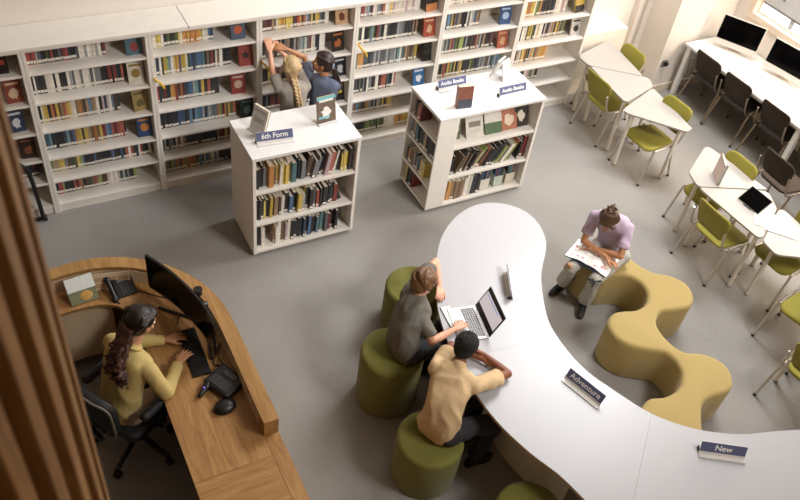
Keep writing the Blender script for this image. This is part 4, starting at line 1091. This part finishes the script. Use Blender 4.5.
M_PLINTH = mat('table_plinth', '#ebe5dc', .5, var=.02)
for poly, lb in pieces:
    t = thing('curved_table', lb, 'table', (0, 0, 0), 0, 'sections of the curved white table')
    poly = inset(poly, .0006)
    q = MB(); q.prism(poly, TZ - .028, TZ - .003, 0); q.build('edge_band', M_EDGE, t)
    q = MB(); q.prism(poly, TZ - .003, TZ, 0); q.build('tabletop', M_TAB, t)
# plinth bases follow the inner side
pin = [p for p in inset([*reversed(inn)] + out, .30)]
core = spline([(3.12, 3.55), (3.02, 3.3), (2.93, 3.0), (2.87, 2.7), (2.86, 2.45), (2.88, 2.2), (2.95, 1.98), (3.03, 1.83)], 5, False)
def ribbon(path, w):
    l = []; r = []
    for i in range(len(path)):
        d = (path[min(i + 1, len(path) - 1)] - path[max(i - 1, 0)]).normalized(); n = V3((-d.y, d.x, 0))
        l.append(path[i] + n * w); r.append(path[i] - n * w)
    return l + r[::-1]
roots = [o for o in COL.objects if o.name.startswith('curved_table')]
for t, pts in zip(roots, ([(3.45, 3.75), (3.22, 3.62), (3.05, 3.35), (2.95, 3.05), (2.92, 2.9)], [(2.90, 2.78), (2.86, 2.5), (2.87, 2.25), (2.94, 2.0), (3.03, 1.83)], [(3.22, 1.36), (3.5, 1.12), (3.9, 1.0), (4.5, .9)])):
    path = spline(pts, 6, False)
    q = MB(); q.prism(ribbon(path, .02), 0, TZ - .028); q.build('base_panel', M_PLINTH, t)
    path2 = [p + V3((.32, .06, 0)) for p in path]
    q = MB(); q.prism(ribbon(path2, .02), 0, TZ - .028); q.build('base_panel', M_PLINTH, t)

# ------------------------------------------------------------------ wave bench
BEN = [(4.40, 3.60), (4.44, 3.70), (4.54, 3.77), (4.68, 3.78), (4.82, 3.72), (4.90, 3.58), (4.91, 3.42), (4.98, 3.26), (5.11, 3.16), (5.19, 3.02), (5.145, 2.87), (5.02, 2.785), (4.86, 2.80), (4.71, 2.83), (4.59, 2.74), (4.555, 2.6), (4.575, 2.46),
       (4.63, 2.385), (4.74, 2.33), (4.83, 2.22), (4.835, 2.09), (4.75, 1.97), (4.63, 1.935), (4.50, 1.95), (4.38, 1.93), (4.28, 1.84), (4.17, 1.72), (4.0, 1.66), (3.85, 1.72), (3.77, 1.86), (3.79, 2.02), (3.88, 2.10), (4.0, 2.145), (4.14, 2.11), (4.30, 2.13), (4.42, 2.23), (4.46, 2.34),
       (4.44, 2.45), (4.33, 2.53), (4.21, 2.62), (4.14, 2.76), (4.175, 2.91), (4.29, 2.985), (4.40, 2.975), (4.53, 2.94), (4.66, 2.97), (4.755, 3.07), (4.775, 3.19), (4.715, 3.30), (4.61, 3.35), (4.51, 3.38), (4.43, 3.46)]
bp = spline(BEN, 5)
def padded(poly, z0, z1, r):
    rings = [[V3((p.x, p.y, z0)) for p in inset(poly, .012)], [V3((p.x, p.y, z0 + .02)) for p in poly]]
    for k in range(6):
        a = PI / 2 * k / 5
        rings.append([V3((p.x, p.y, z1 - r + r * math.sin(a))) for p in inset(poly, r * (1 - math.cos(a)))])
    return rings
q = MB(); q.rings(padded(bp, 0.0, .42, .04)); b = q.build('wave_bench', M_MUST, smooth=True, sharp=60)
tag(b, 'winding mustard upholstered bench snaking across the carpet', 'bench')

# ------------------------------------------------------------------ poufs
for x, y, z, lb in ((2.25, 3.235, .57, 'tall olive cylinder pouf the boy in grey sits on'), (2.795, 3.87, .46, 'olive cylinder pouf behind the boy in grey, tucked under the table head'),
                    (2.195, 2.495, .46, 'olive cylinder pouf the boy in the cream shirt sits on'), (2.545, 1.71, .45, 'olive pouf at the bottom edge, tucked beside the curved table')):
    circ = [V3((.248 * math.cos(2 * PI * k / 64), .248 * math.sin(2 * PI * k / 64), 0)) for k in range(64)]
    q = MB(); q.rings(padded(circ, 0, z, .035)); o = q.build('pouf', M_OLIVE, smooth=True, sharp=60); o.location = (x, y, 0)
    tag(o, lb, 'pouf', 'olive poufs along the curved table')

# ------------------------------------------------------------------ chairs
def chair(name, label, cat, group, matl, frame):
    t = thing(name, label, cat, (0, 0, 0), 0, group)
    # seat pad, front towards +x
    poly = roundpoly([(-.2, -.19), (.22, -.215), (.22, .215), (-.2, .19)], .09)
    rings = []
    for zo, ins in ((-.018, .02), (-.012, .004), (0, 0), (.012, .006), (.016, .02)):
        rr = inset(poly, ins)
        rings.append([V3((p.x, p.y, .445 + zo - .02 * max(0, (p.x - .12) / .1) ** 2 - .012 * (1 - (p.y / .21) ** 2) * (1 if zo > 0 else 1))) for p in rr])
    q = MB(); q.rings(rings); q.build('seat', matl, t, smooth=True, sharp=70)
    # backrest: tapered pad, curved around the sitter
    poly = roundpoly([(-.175, .0, .06), (.175, .0, .06), (.222, .31, .09), (-.222, .31, .09)], .08)
    rings = []
    for dx, ins in ((-.014, .02), (-.009, .004), (0, 0), (.009, .004), (.013, .02)):
        rings.append([V3((-.225 - .28 * p.y + dx + .9 * p.x ** 2, p.x, .52 + p.y)) for p in inset(poly, ins)])
    q = MB(); q.rings(rings); q.build('backrest', matl, t, smooth=True, sharp=70)
    for s in (-1, 1):
        y = .225 * s
        q = MB(); q.tube([(.15, y * .98, .44), (.165, y * 1.02, .40), (.235, y * 1.1, .012)], .0125, 10); l = q.build('leg', frame, t, smooth=True)
        q = MB(); q.cyl((.234, y * 1.1, 0), (.232, y * 1.099, .022), .0155, n=10); q.build('foot_cap', M_RUBBER, l)
        q = MB(); q.tube([(-.10, y * .98, .44), (-.13, y * 1.02, .41), (-.235, y * 1.1, .012)], .0125, 10); l = q.build('leg', frame, t, smooth=True)
        q = MB(); q.cyl((-.236, y * 1.1, 0), (-.234, y * 1.099, .022), .0155, n=10); q.build('foot_cap', M_RUBBER, l)
        q = MB(); q.tube([(.16, y * .97, .428), (-.16, y * .97, .428), (-.205, y * .97, .45), (-.245, y * .95, .53), (-.285, y * .93, .68)], [.011, .011, .011, .011, .009], 10); q.build('side_rail', frame, t, smooth=True)
        q = MB(); q.box((-.268, y * .955, .62), (.014, .012, .13), 0, ry(-.27)); q.build('back_bracket', frame, t, bevel=.003)
    q = MB(); q.tube([(.12, -.215, .425), (.12, .215, .425)], .009, 8); q.build('cross_bar', frame, t)
    return t
GC = 'olive upholstered stacking chair with chrome legs'
c0 = chair('stacking_chair', '', 'chair', 'olive chairs at the white tables', M_GREEN, M_CHROME)
gch = [(6.36, 5.68, .02, 'olive chair with its back to us, left side of the far white tables'),
       (6.62, 6.02, PI - .03, 'olive chair on the far right side of the back tables, near the wall'),
       (6.37, 4.93, PI + .05, 'olive chair pushed in from the right at the nearest table of the back group'),
       (6.31, 3.90, PI, 'olive chair across the middle table, behind the standing white book'),
       (6.0, 3.42, 0, 'olive chair with its back to us, in front of the tablet on the middle tables'),
       (6.36, 2.93, PI + .04, 'olive chair at the right edge, pushed under the table with the papers'),
       (6.03, 2.30, PI + .2, 'olive chair seat at the right edge below the papers table, upper of two'),
       (5.51, 1.76, .12, 'olive chair at the right edge with its back to us, lowest in view')]
for i, (x, y, a, lb) in enumerate(gch):
    if i == 0: c0.location = (x, y, 0); c0.rotation_euler = (0, 0, a); c0['label'] = lb
    else: dup(c0, (x, y, 0), a, lb)
d0 = chair('desk_chair', '', 'chair', 'brown chairs along the computer desk', M_BROWN, mat('dull_steel', '#9d8f80', .3, .9, var=.02))
dch = [(8.02, 5.63, .0, 'brown chair farthest from us, before the left computer'), (8.01, 5.12, .02, 'brown chair second from the back, before the right computer'),
       (8.01, 4.52, .0, 'brown chair third from the back at the computer desk'), (7.31, 3.80, -.05, 'brown chair standing out from the computer desk, nearest the papers table')]
for i, (x, y, a, lb) in enumerate(dch):
    if i == 0: d0.location = (x, y, 0); d0.rotation_euler = (0, 0, a); d0['label'] = lb
    else: dup(d0, (x, y, 0), a, lb)

# ------------------------------------------------------------------ white classroom tables
def ctable(label, pts, loc, group, legs):
    t = thing('classroom_table', label, 'table', loc, 0, group)
    pts = [(p[0] - loc[0], p[1] - loc[1], p[2]) for p in pts]
    poly = roundpoly(pts, .06)
    q = MB(); q.prism(poly, .70, .7215); q.build('tabletop', M_TABLE, t, bevel=.004)
    cx_ = sum(p[0] for p in pts) / 4; cy_ = sum(p[1] for p in pts) / 4
    for p in legs:
        q = MB(); q.cyl((p[0] - loc[0], p[1] - loc[1], 0), (p[0] - loc[0], p[1] - loc[1], .70), .02, n=14); l = q.build('leg', M_ALU, t, smooth=True)
        q = MB(); q.cyl((p[0] - loc[0], p[1] - loc[1], 0), (p[0] - loc[0], p[1] - loc[1], .012), .022, n=14); q.build('foot_cap', M_GREYP, l)
G = 'trapezoid white classroom tables'
ctable('white table of the back group standing farthest, next to the bookcase end', [(6.24, 6.03, .06), (6.74, 5.64, .02), (6.87, 6.45, .06), (6.23, 6.25, .12)], (6.5, 6.05, 0), G, [(6.32, 6.14), (6.79, 6.36), (6.67, 5.75)])
ctable('middle white table of the back group, with a rounded right corner', [(6.24, 6.015, .03), (6.16, 5.25, .06), (6.70, 5.42, .05), (6.79, 5.585, .08)], (6.45, 5.6, 0), G, [(6.31, 5.90), (6.22, 5.33), (6.69, 5.52)])
ctable('nearest white table of the back group, tapering to the right', [(6.0, 5.145, .08), (6.47, 4.59, .05), (6.575, 4.62, .03), (6.69, 5.405, .04)], (6.4, 5.0, 0), G, [(6.13, 5.08), (6.49, 4.69), (6.62, 5.33)])
ctable('white table with a standing white book on it, at the near group', [(5.92, 3.825, .06), (6.60, 3.535, .02), (6.52, 4.34, .07), (5.99, 4.03, .12)], (6.25, 3.9, 0), G, [(6.04, 3.92), (6.52, 3.64), (6.46, 4.23)])
ctable('white table carrying the black tablet', [(5.92, 3.81, .03), (5.95, 2.995, .06), (6.46, 3.28, .06), (6.59, 3.515, .08)], (6.2, 3.4, 0), G, [(5.99, 3.70), (6.01, 3.08), (6.50, 3.41)])
ctable('white table under loose papers at the right edge', [(5.96, 2.98, .06), (5.94, 2.80, .08), (6.48, 2.5, .05), (6.52, 3.29, .06)], (6.25, 3.0, 0), G, [(6.10, 2.92), (6.45, 2.58), (6.47, 3.21)])
ctable('white table mostly beyond the right edge, one leg in view by the lowest chair', [(5.50, 2.06, .05), (5.52, 1.35, .06), (6.1, 1.6, .06), (6.1, 2.2, .1)], (5.8, 1.8, 0), G, [(5.55, 2.02), (5.56, 1.42), (6.03, 1.9)])
# on the tables
t = thing('standing_book', 'thin white book standing upright and ajar on the near white table', 'book', (6.25, 3.955, .7215), 0)
for nm, a, mt in (('front_cover', -2.02, mat('cover_pale', '#cfcac4', .4, var=.12, scale=30)), ('back_cover', -2.20, mat('cover_blush', '#c4aea4', .4, var=.15, scale=30))):
    q = MB(); q.bb((0, -.003, 0), (.21, .003, .24)); q.xf(Matrix.Translation((0, 0, 0)) @ Matrix.Rotation(a, 4, 'Z')); q.build(nm, mt, t)
q = MB()
for k in range(6):
    g = MB(); g.bb((0, -.0008, .004), (.2, .0008, .236)); g.xf(Matrix.Translation((0, 0, 0)) @ Matrix.Rotation(-2.18 + .024 * k, 4, 'Z')); q.add(g.v, g.f)
q.build('pages', M_PAPER, t)
t = thing('tablet', 'black tablet propped on a small stand on the white table', 'tablet', (6.195, 3.405, .7215), -PI / 2 + .05)
T = Matrix.Translation((0, -.02, .012)) @ Matrix.Rotation(-.95, 4, 'X')
q = MB(); q.bb((-.13, 0, 0), (.13, .008, .19)); q.xf(T); q.build('tablet_body', M_GREYP, t, bevel=.003)
q = MB(); q.bb((-.124, -.001, .006), (.124, 0, .184)); q.xf(T); q.build('screen', M_SCREEN, t)
q = MB(); q.bb((-.05, -.025, 0), (.05, .13, .008)); q.bb((-.04, .12, .008), (.04, .126, .075)); q.build('stand', M_BLACK, t, bevel=.002)
for k, (x, y, a) in enumerate(((6.29, 3.14, .5), (6.26, 3.11, .62), (6.31, 3.06, .35), (6.24, 3.16, .8), (6.27, 3.05, .7))):
    q = MB(); q.bb((-.105, -.15, 0), (.105, .15, .0012)); o = q.build('paper_sheet', M_PAPER); o.location = (x, y, .7216 + .0014 * k); o.rotation_euler = (0, 0, a)
    tag(o, ['bottom sheet', 'second sheet up', 'middle sheet', 'second sheet from the top', 'topmost sheet'][k] + ' of the loose white papers on the right-edge table', 'paper', 'loose papers on the right-edge table')

# ------------------------------------------------------------------ computer desk and computers
t = thing('computer_desk', 'long white computer desk along the window wall', 'desk', (8.2, 4.5, 0))
q = MB(); q.bb((-.37, -2.2, .69), (.385, 1.61, .72)); q.build('desktop', M_LAM, t, bevel=.003)
for y in (1.54, -.27, -2.1):
    for x in (-.32, .33):
        q = MB(); q.bb((x - .03, y - .03, 0), (x + .03, y + .03, .69)); q.build('leg', M_WHITE, t, bevel=.004)
q = MB(); q.bb((.30, -2.07, .30), (.315, 1.5, .68)); q.build('modesty_panel', mat('desk_panel', '#3a3029', .7), t)
M_IM = mat('pale_aluminium', '#e6e0d8', .35, .1, var=.02)
def imac(label, a, b):
    (x, y), r = ends(a, b)
    t = thing('desktop_computer', label, 'computer', (x, y, .72), r, 'white desktop computers at the window')
    T = Matrix.Translation((0, 0, .0)) @ Matrix.Rotation(-.06, 4, 'X')
    q = MB(); q.bb((-.265, 0, .055), (.265, .018, .43)); q.xf(T); s = q.build('screen_housing', M_IM, t, bevel=.005)
    q = MB(); q.bb((-.255, -.0015, .128), (.255, 0, .422)); q.xf(T); q.build('screen', M_SCREEN, t)
    q = MB(); q.box((0, .085, .10), (.17, .012, .2), 0, rx(.45)); q.box((0, .05, .005), (.17, .16, .01)); q.build('stand', M_IM, t, bevel=.003)
    return t
imac('white desktop computer on the left with a black screen, near the corner', (8.13, 5.94), (8.37, 5.50))
imac('white desktop computer on the right with a black screen, cut by the frame edge', (8.335, 5.315), (8.43, 4.80))
for k, (x, y, a, lb) in enumerate(((8.05, 5.58, -1.15, 'left computer'), (8.08, 4.98, -1.4, 'right computer'))):
    t = thing('keyboard', 'slim white keyboard in front of the ' + lb, 'keyboard', (x, y, .72), a, 'keyboards on the computer desk')
    q = MB(); q.bb((-.14, -.055, 0), (.14, .055, .008)); q.build('keyboard_body', M_IM, t, bevel=.003)
    q = MB()
    for r in range(5):
        for c in range(14): q.bb((-.133 + c * .0192, -.048 + r * .0195, .008), (-.133 + c * .0192 + .0165, -.048 + r * .0195 + .0165, .0105))
    q.build('keys', M_WHITE, t)
    q = MB(); q.ell((0, 0, 0), ((.03, 0, 0), (0, .055, 0), (0, 0, .028))); o = q.build('computer_mouse', M_WHITE, smooth=True); o.location = (x + .03, y - .30, .735); o.rotation_euler = (0, 0, a)
    tag(o, 'white mouse beside the keyboard of the ' + lb, 'mouse', 'mice on the computer desk')

# ------------------------------------------------------------------ laptop
(x, y), r = ends((2.98, 3.278), (2.908, 2.943))
t = thing('laptop', 'open silver laptop with a lit screen on the curved table', 'laptop', (x, y, TZ), r)
q = MB(); q.bb((-.168, -.235, 0), (.168, 0, .012)); q.build('laptop_base', mat('silver_alu', '#c9c6c4', .35, .5, var=.02), t, bevel=.003)
q = MB()
for rr in range(6):
    for c in range(14): q.bb((-.147 + c * .0211, -.128 + rr * .0185, .012), (-.147 + c * .0211 + .017, -.128 + rr * .0185 + .0145, .0145))
q.build('keys', mat('laptop_keys', '#6d6c70', .5), t)
q = MB(); q.bb((-.05, -.222, .012), (.05, -.148, .0125)); q.build('touchpad', mat('touchpad', '#b5b2b2', .3), t)
T = Matrix.Translation((0, .002, .012)) @ Matrix.Rotation(-.42, 4, 'X')
q = MB(); q.bb((-.168, 0, 0), (.168, .006, .225)); q.xf(T); q.build('lid', mat('lid_black', '#1d1a1d', .4), t, bevel=.003)
q = MB(); q.bb((-.155, -.001, .02), (.155, 0, .21)); q.xf(T); q.build('screen', mat('screen_dark', '#141114', .3), t)
q = MB(); q.bb((-.155, -.0016, .058), (.155, -.001, .186)); q.xf(T); q.build('screen_page', emis('screen_glow', '#cfcad2', .55), t)
q = MB(); q.bb((-.145, -.002, .166), (.09, -.0016, .172)); q.xf(T); q.build('screen_line', emis('screen_blue', '#6f8fd0', .5), t)
t = thing('notebook', 'white notebook with a dark edge lying beside the laptop', 'notebook', (2.78, 3.24, TZ), r + .1)
q = MB(); q.bb((-.11, -.08, 0), (.11, .0, .006)); q.build('pages', M_PAPER, t)
q = MB(); q.bb((-.112, -.084, 0), (.112, -.08, .0075)); q.build('spine', M_BLACKM, t)

# ------------------------------------------------------------------ reception desk
OUTD = [(-.45, 4.52), (-.2, 4.63), (.09, 4.685), (.34, 4.695), (.55, 4.64), (.75, 4.53), (.92, 4.37), (1.05, 4.17), (1.125, 3.95), (1.15, 3.68), (1.15, 3.2), (1.15, 2.815)]
INR = [(-.45, 4.42), (-.2, 4.53), (.08, 4.585), (.33, 4.59), (.50, 4.55), (.66, 4.475), (.82, 4.34), (.94, 4.18), (1.02, 3.98), (1.05, 3.68), (1.05, 3.2), (1.05, 2.815)]
INS = [(-.45, 4.22), (-.2, 4.31), (.07, 4.355), (.25, 4.36), (.39, 4.33), (.49, 4.24), (.53, 4.08), (.53, 3.6), (.53, 2.66)]
od = spline(OUTD, 6, False); ir = spline(INR, 6, False); ins = spline(INS, 6, False)
t = thing('reception_desk', 'curved oak reception desk with a raised outer rail', 'desk')
q = MB(); q.prism(od + ir[::-1], .0, .84); q.build('rail_wall', M_OAK, t)
lin_ = [p for p in ir if p.y > 2.9]
q = MB(); q.prism(ribbon([p + V3((-.004, -.004, 0)) for p in lin_], .003), .722, .838); q.build('inner_lining', M_PLY, t)
q = MB(); q.prism([p for p in inset(od + ir[::-1], -.003)], .84, .87); q.build('rail_cap', M_OAKRAIL, t, bevel=.003)
q = MB(); q.prism(ir[:-1] + [V3((1.05, 2.66, 0))] + ins[::-1], .69, .72); q.build('desktop', M_OAK, t, bevel=.003)
q = MB(); q.prism([V3(p) for p in ((.53, 2.658, 0), (1.05, 2.658, 0), (1.05, 1.3, 0), (.53, 1.3, 0))], .69, .72); q.build('desktop_end', M_OAKX, t, bevel=.003)
q = MB(); q.prism([V3(p) for p in ((1.0515, 2.81, 0), (1.15, 2.81, 0), (1.15, 1.3, 0), (1.0515, 1.3, 0))], .69, .722); q.build('edge_board', M_OAK, t, bevel=.003)
q = MB(); q.prism([V3(p) for p in ((1.12, 2.81, 0), (1.145, 2.81, 0), (1.145, 1.3, 0), (1.12, 1.3, 0))], 0, .69); q.build('front_panel', M_OAK, t)
mp_ = spline([(-.45, 4.26), (-.2, 4.35), (.07, 4.395), (.25, 4.40), (.42, 4.37)], 5, False)
q = MB(); q.prism(ribbon(mp_, .008), .12, .69); q.build('modesty_panel', M_PLY, t)
q = MB(); q.bb((.98, 1.4, .0), (1.0, 3.9, .68)); q.build('inner_panel', mat('dark_panel', '#2c211a', .7), t)

# items on the reception desk
t = thing('desk_phone', 'black desk phone with a handset on the reception desk', 'phone', (.505, 4.44, .72), .12)
T = Matrix.Translation((0, 0, .02)) @ Matrix.Rotation(.45, 4, 'X')
q = MB(); q.bb((-.04, -.085, 0), (.11, .085, .03)); q.xf(T); q.bb((-.04, .0, 0), (.11, .07, .03)); q.build('phone_base', M_BLACK, t, bevel=.006)
q = MB(); q.bb((-.005, .035, .03), (.09, .062, .032)); q.xf(T); q.build('display', emis('phone_display', '#6c677c', .05), t)
q = MB()
for rr in range(5):
    for c in range(4): q.bb((.0 + c * .024, -.07 + rr * .019, .03), (.016 + c * .024, -.058 + rr * .019, .033))
q.xf(T); q.build('keypad', mat('keycaps', '#46464a', .5), t)
q = MB(); q.cap((-.065, -.075, .035), (-.065, .085, .035), .019, .019); q.cap((-.065, -.085, .025), (-.065, -.07, .03), .026); q.cap((-.065, .095, .025), (-.065, .08, .03), .026); q.xf(T); q.build('handset', M_BLACK, t, smooth=True)
q = MB(); q.tube(spline([(-.06, -.08, .01), (-.05, -.13, -.005), (-.02, -.17, -.05), (-.01, -.19, -.25), (.02, -.22, -.45)], 6, False), .008, 8); q.build('cord', M_BLACKM, t, smooth=True)
t = thing('brochure_holder', 'white and green booklet with a gold emblem standing on the reception desk', 'booklet', (.245, 4.45, .72), .10)
T = Matrix.Translation((0, -.05, .01)) @ Matrix.Rotation(-.75, 4, 'X')
q = MB(); q.bb((-.1, 0, 0), (.1, .03, .20)); q.xf(T); q.build('booklet', mat('booklet_green', '#6d6f4e', .6, var=.2, scale=30), t)
q = MB(); q.bb((-.1, -.002, .095), (.1, 0, .2)); q.xf(T); q.build('white_panel', mat('booklet_white', '#cfd0cc', .5), t)
q = MB(); q.ell((.02, 0, .048), ((.045, 0, 0), (0, .003, 0), (0, 0, .035))); q.xf(T); q.build('emblem', mat('emblem_gold', '#b98b3a', .5, var=.2, scale=60), t)
q = MB(); q.bb((-.1, .02, 0), (.1, .11, .004)); q.bb((-.09, .10, 0), (.09, .106, .13)); q.build('rest', M_ACRYL, t)
q = MB(); q.box((0, 0, .072), (.27, .003, .144)); ob = q.build('desk_planner', mat('planner_paper', '#dcc6a8', .7, var=.05, scale=12)); ob.location = (.46, 4.475, .72); ob.rotation_euler = (-.22, 0, -.2)
tag(ob, 'paper planner sheet propped against the rail behind the desk phone', 'planner')
q = MB()
for k in range(3): q.bb((-.12 + k * .085, -.0022, .075), (-.05 + k * .085, -.0016, .11)); q.bb((-.12 + k * .085, -.0022, .02), (-.05 + k * .085, -.0016, .055))
q.build('ruled_boxes', mat('planner_lines', '#c4a17c', .7), ob)
# curved monitor
t = thing('curved_monitor', 'large curved black monitor facing the woman on the reception desk', 'monitor', (0, 0, .72))
arc = spline([(.71, 4.33), (.82, 4.12), (.905, 3.88), (.95, 3.68), (.955, 3.52)], 7, False)
q = MB(); q.prism(ribbon(arc, .008), .07, .415); q.build('monitor_housing', M_BLACK, t, bevel=.002)
nrm = [(arc[min(i + 1, len(arc) - 1)] - arc[max(i - 1, 0)]).normalized() for i in range(len(arc))]
fr = [p + V3((d.y, -d.x, 0)) * .0095 for p, d in zip(arc, nrm)]
vs = [(p.x, p.y, z) for z in (.085, .402) for p in fr]; n = len(fr)
q = MB(); q.add(vs, [(i, i + 1, n + i + 1, n + i) for i in range(n - 1)]); q.build('screen', M_SCREEN, t)
q = MB(); q.tube([(.935, 3.86, .24), (1.0, 3.88, .22), (1.0, 3.88, .01)], .025, 12); q.build('stand_post', M_BLACK, t, smooth=True)
q = MB(); q.tube([(1.0, 3.88, .008), (.72, 4.16, .008)], .012, 8); q.tube([(1.0, 3.88, .008), (.93, 3.55, .008)], .012, 8); q.build('stand_foot', M_BLACK, t, smooth=True)
q = MB(); q.cyl((0, 0, 0), (0, 0, .19), .032, .03, 20); q.cyl((0, 0, .19), (0, 0, .2), .034, .034, 20); ob = q.build('speaker', M_BLACK, smooth=True); ob.location = (1.0, 4.06, .72)
tag(ob, 'black cylinder standing behind the curved monitor against the rail', 'speaker')
t = thing('keyboard', 'black keyboard under the hands of the woman in yellow', 'keyboard', (.835, 3.66, .72), -1.6)
q = MB(); q.bb((-.22, -.065, 0), (.22, .065, .014)); q.build('keyboard_body', M_BLACK, t, bevel=.003)
q = MB()
for rr in range(5):
    for c in range(20): q.bb((-.212 + c * .0212, -.055 + rr * .022, .014), (-.212 + c * .0212 + .017, -.055 + rr * .022 + .017, .019))
q.build('keys', M_BLACKM, t)
t = thing('computer_mouse', 'large black mouse on the oak desk below the label printer', 'mouse', (.885, 3.125, .72), .1)
q = MB(); q.ell((0, 0, .012), ((.082, 0, 0), (0, .06, 0), (0, 0, .042))); q.build('shell', M_BLACK, t, smooth=True)
q = MB(); q.sph((.02, .022, .035), .014); q.build('ball', M_BLACKM, t, smooth=True)
t = thing('label_printer', 'black label printer with a small keyboard by the rail of the reception desk', 'printer', (.955, 3.31, .72), -1.1)
q = MB(); q.bb((-.115, -.105, 0), (.115, .09, .06)); q.build('printer_body', M_BLACK, t, bevel=.012)
q = MB()
for rr in range(4):
    for c in range(9): q.bb((-.085 + c * .0185, -.08 + rr * .019, .06), (-.085 + c * .0185 + .013, -.08 + rr * .019 + .013, .065))
q.build('keys', mat('keycaps', '#46464a', .5), t)
q = MB(); q.bb((-.05, .02, .06), (.05, .065, .066)); q.build('display', mat('lcd', '#3d4247', .2), t)
t = thing('barcode_scanner', 'small black handheld scanner lying left of the label printer', 'scanner', (.80, 3.30, .72), .6)
q = MB(); q.cap((-.05, 0, .02), (.02, 0, .035), .017, .02); q.cap((.02, 0, .035), (.055, .01, .04), .026, .022); q.build('scanner_body', M_BLACK, t, smooth=True)
q = MB(); q.sph((.0, 0, .055), .006); q.build('indicator_light', emis('violet_led', '#6a5ae0', 1.5), t)
for pts, lb in (([(.62, 4.39, .725), (.72, 4.30, .725), (.84, 4.20, .725), (.95, 4.10, .725)], 'thin black cable running from the desk phone towards the monitor'),
                ([(.95, 3.5, .725), (1.0, 3.42, .73), (.98, 3.55, .735), (1.03, 3.66, .73), (.98, 3.6, .725), (.93, 3.5, .728), (1.0, 3.46, .725), (1.02, 3.38, .73)], 'tangle of black cables between the monitor and the rail'),
                ([(.80, 3.95, .725), (.84, 4.02, .725), (.93, 4.02, .725), (.98, 3.95, .725)], 'short dark mouse cable behind the keyboard')):
    q = MB(); q.tube(spline(pts, 8, False), .004, 6); tag(q.build('cable', M_BLACKM, smooth=True), lb, 'cable', 'cables on the reception desk')
# office chair
t = thing('office_chair', 'black office chair the woman in yellow sits on', 'chair', (.35, 3.57, 0), .55)
q = MB(); q.rings(padded(roundpoly([(-.22, -.23), (.24, -.24), (.24, .24), (-.22, .23)], .08), .41, .49, .03)); q.build('seat', M_BLACKM, t, smooth=True)
poly = roundpoly([(-.19, .0), (.19, .0), (.22, .42), (-.22, .42)], .1)
rings = [[V3((-.30 - .12 * p.y + dx + .8 * p.x ** 2, p.x, .58 + p.y)) for p in inset(poly, ii)] for dx, ii in ((-.03, .03), (-.02, .005), (0, 0), (.02, .005), (.03, .03))]
q = MB(); q.rings(rings); q.build('backrest', M_BLACKM, t, smooth=True)
rim = [V3((-.335 - .12 * p.y + .8 * p.x ** 2, p.x, .58 + p.y)) for p in inset(poly, .004)]
q = MB(); q.tube(rim + [rim[0]], .009, 8, caps=False); q.build('back_rim', mat('chair_rim', '#6a625a', .5), t, smooth=True)
q = MB(); q.tube([(-.1, 0, .42), (-.3, 0, .42), (-.36, 0, .62)], .025, 10); q.build('back_post', M_BLACK, t)
for s in (-1, 1):
    q = MB(); q.cap((-.12, .265 * s, .69), (.13, .265 * s, .69), .035, .035); q.build('armrest', M_BLACKM, t, smooth=True)
    q = MB(); q.tube([(0, .2 * s, .42), (0, .265 * s, .44), (0, .265 * s, .68)], .018, 10); q.build('arm_post', M_BLACK, t)
q = MB(); q.cyl((0, 0, .08), (0, 0, .42), .028); q.build('gas_column', M_BLACK, t, smooth=True)
for k in range(5):
    a = 2 * PI * k / 5 + .9
    q = MB(); q.tube([(0, 0, .12), (.31 * math.cos(a), .31 * math.sin(a), .075)], [.026, .018], 8); l = q.build('base_arm', M_BLACK, t, smooth=True)
    ca, sa = math.cos(a), math.sin(a)
    q = MB(); q.cyl((.31 * ca - .02 * sa, .31 * sa + .02 * ca, .028), (.31 * ca + .02 * sa, .31 * sa - .02 * ca, .028), .028, n=14); q.build('caster', M_BLACKM, l)
# hooped trolley handle by the left bookcase
t = thing('hand_trolley', 'black hooped metal handle standing in front of the far left bookcase', 'trolley', (.02, 6.25, 0))
q = MB(); q.tube(spline([(-.2, 0, .03), (-.2, 0, .5), (-.17, 0, .64), (-.05, 0, .72), (.07, 0, .66), (.12, 0, .5), (.14, 0, .03)], 6, False), .02, 10); q.build('hoop', M_BLACK, t, smooth=True)
q = MB(); q.bb((-.24, -.02, .012), (.16, .02, .03)); q.build('foot_plate', M_BLACK, t, bevel=.004)
for x in (-.22, .16):
    q = MB(); q.cyl((x - .012, -.005, .03), (x + .012, -.005, .03), .03, n=18); q.build('wheel', M_RUBBER, t)
# ------------------------------------------------------------------ light
w = bpy.data.worlds.new('world'); SC.world = w; w.use_nodes = True
bg = w.node_tree.nodes['Background']; bg.inputs[0].default_value = (.86, .92, 1, 1); bg.inputs[1].default_value = 2.2
def area(name, loc, target, size, energy, col, sy=None, spread=180):
    l = bpy.data.lights.new(name, 'AREA'); l.energy = energy; l.color = col; l.size = size; l.spread = math.radians(spread)
    if sy: l.shape = 'RECTANGLE'; l.size_y = sy
    o = bpy.data.objects.new(name, l); COL.objects.link(o); o.location = loc
    o.rotation_euler = (V3(target) - V3(loc)).to_track_quat('-Z', 'Y').to_euler()
    return o
area('added_area_light', (7.0, 5.3, 5.6), (3.6, 4.2, .4), 2.6, 250, (.975, .985, 1), 1.8, 150)  # added key light from the back right, not a real fitting
area('added_area_light', (5.2, -.8, 6.3), (3.4, 5.6, .9), 2.0, 92, (1, .985, .965), 1.4, 80)  # added front fill to lift the shelf fronts, not a real fitting
area('window_light', (8.5, 4.05, 1.85), (5.5, 4.6, .9), 3.4, 128, (1, .83, .66), 1.2)
SC.view_settings.view_transform = 'Standard'; SC.view_settings.look = 'None'
SC.view_settings.gamma = 1; SC.view_settings.use_curve_mapping = False
SC.view_settings.exposure = 0.16
SC.cycles.max_bounces = 6
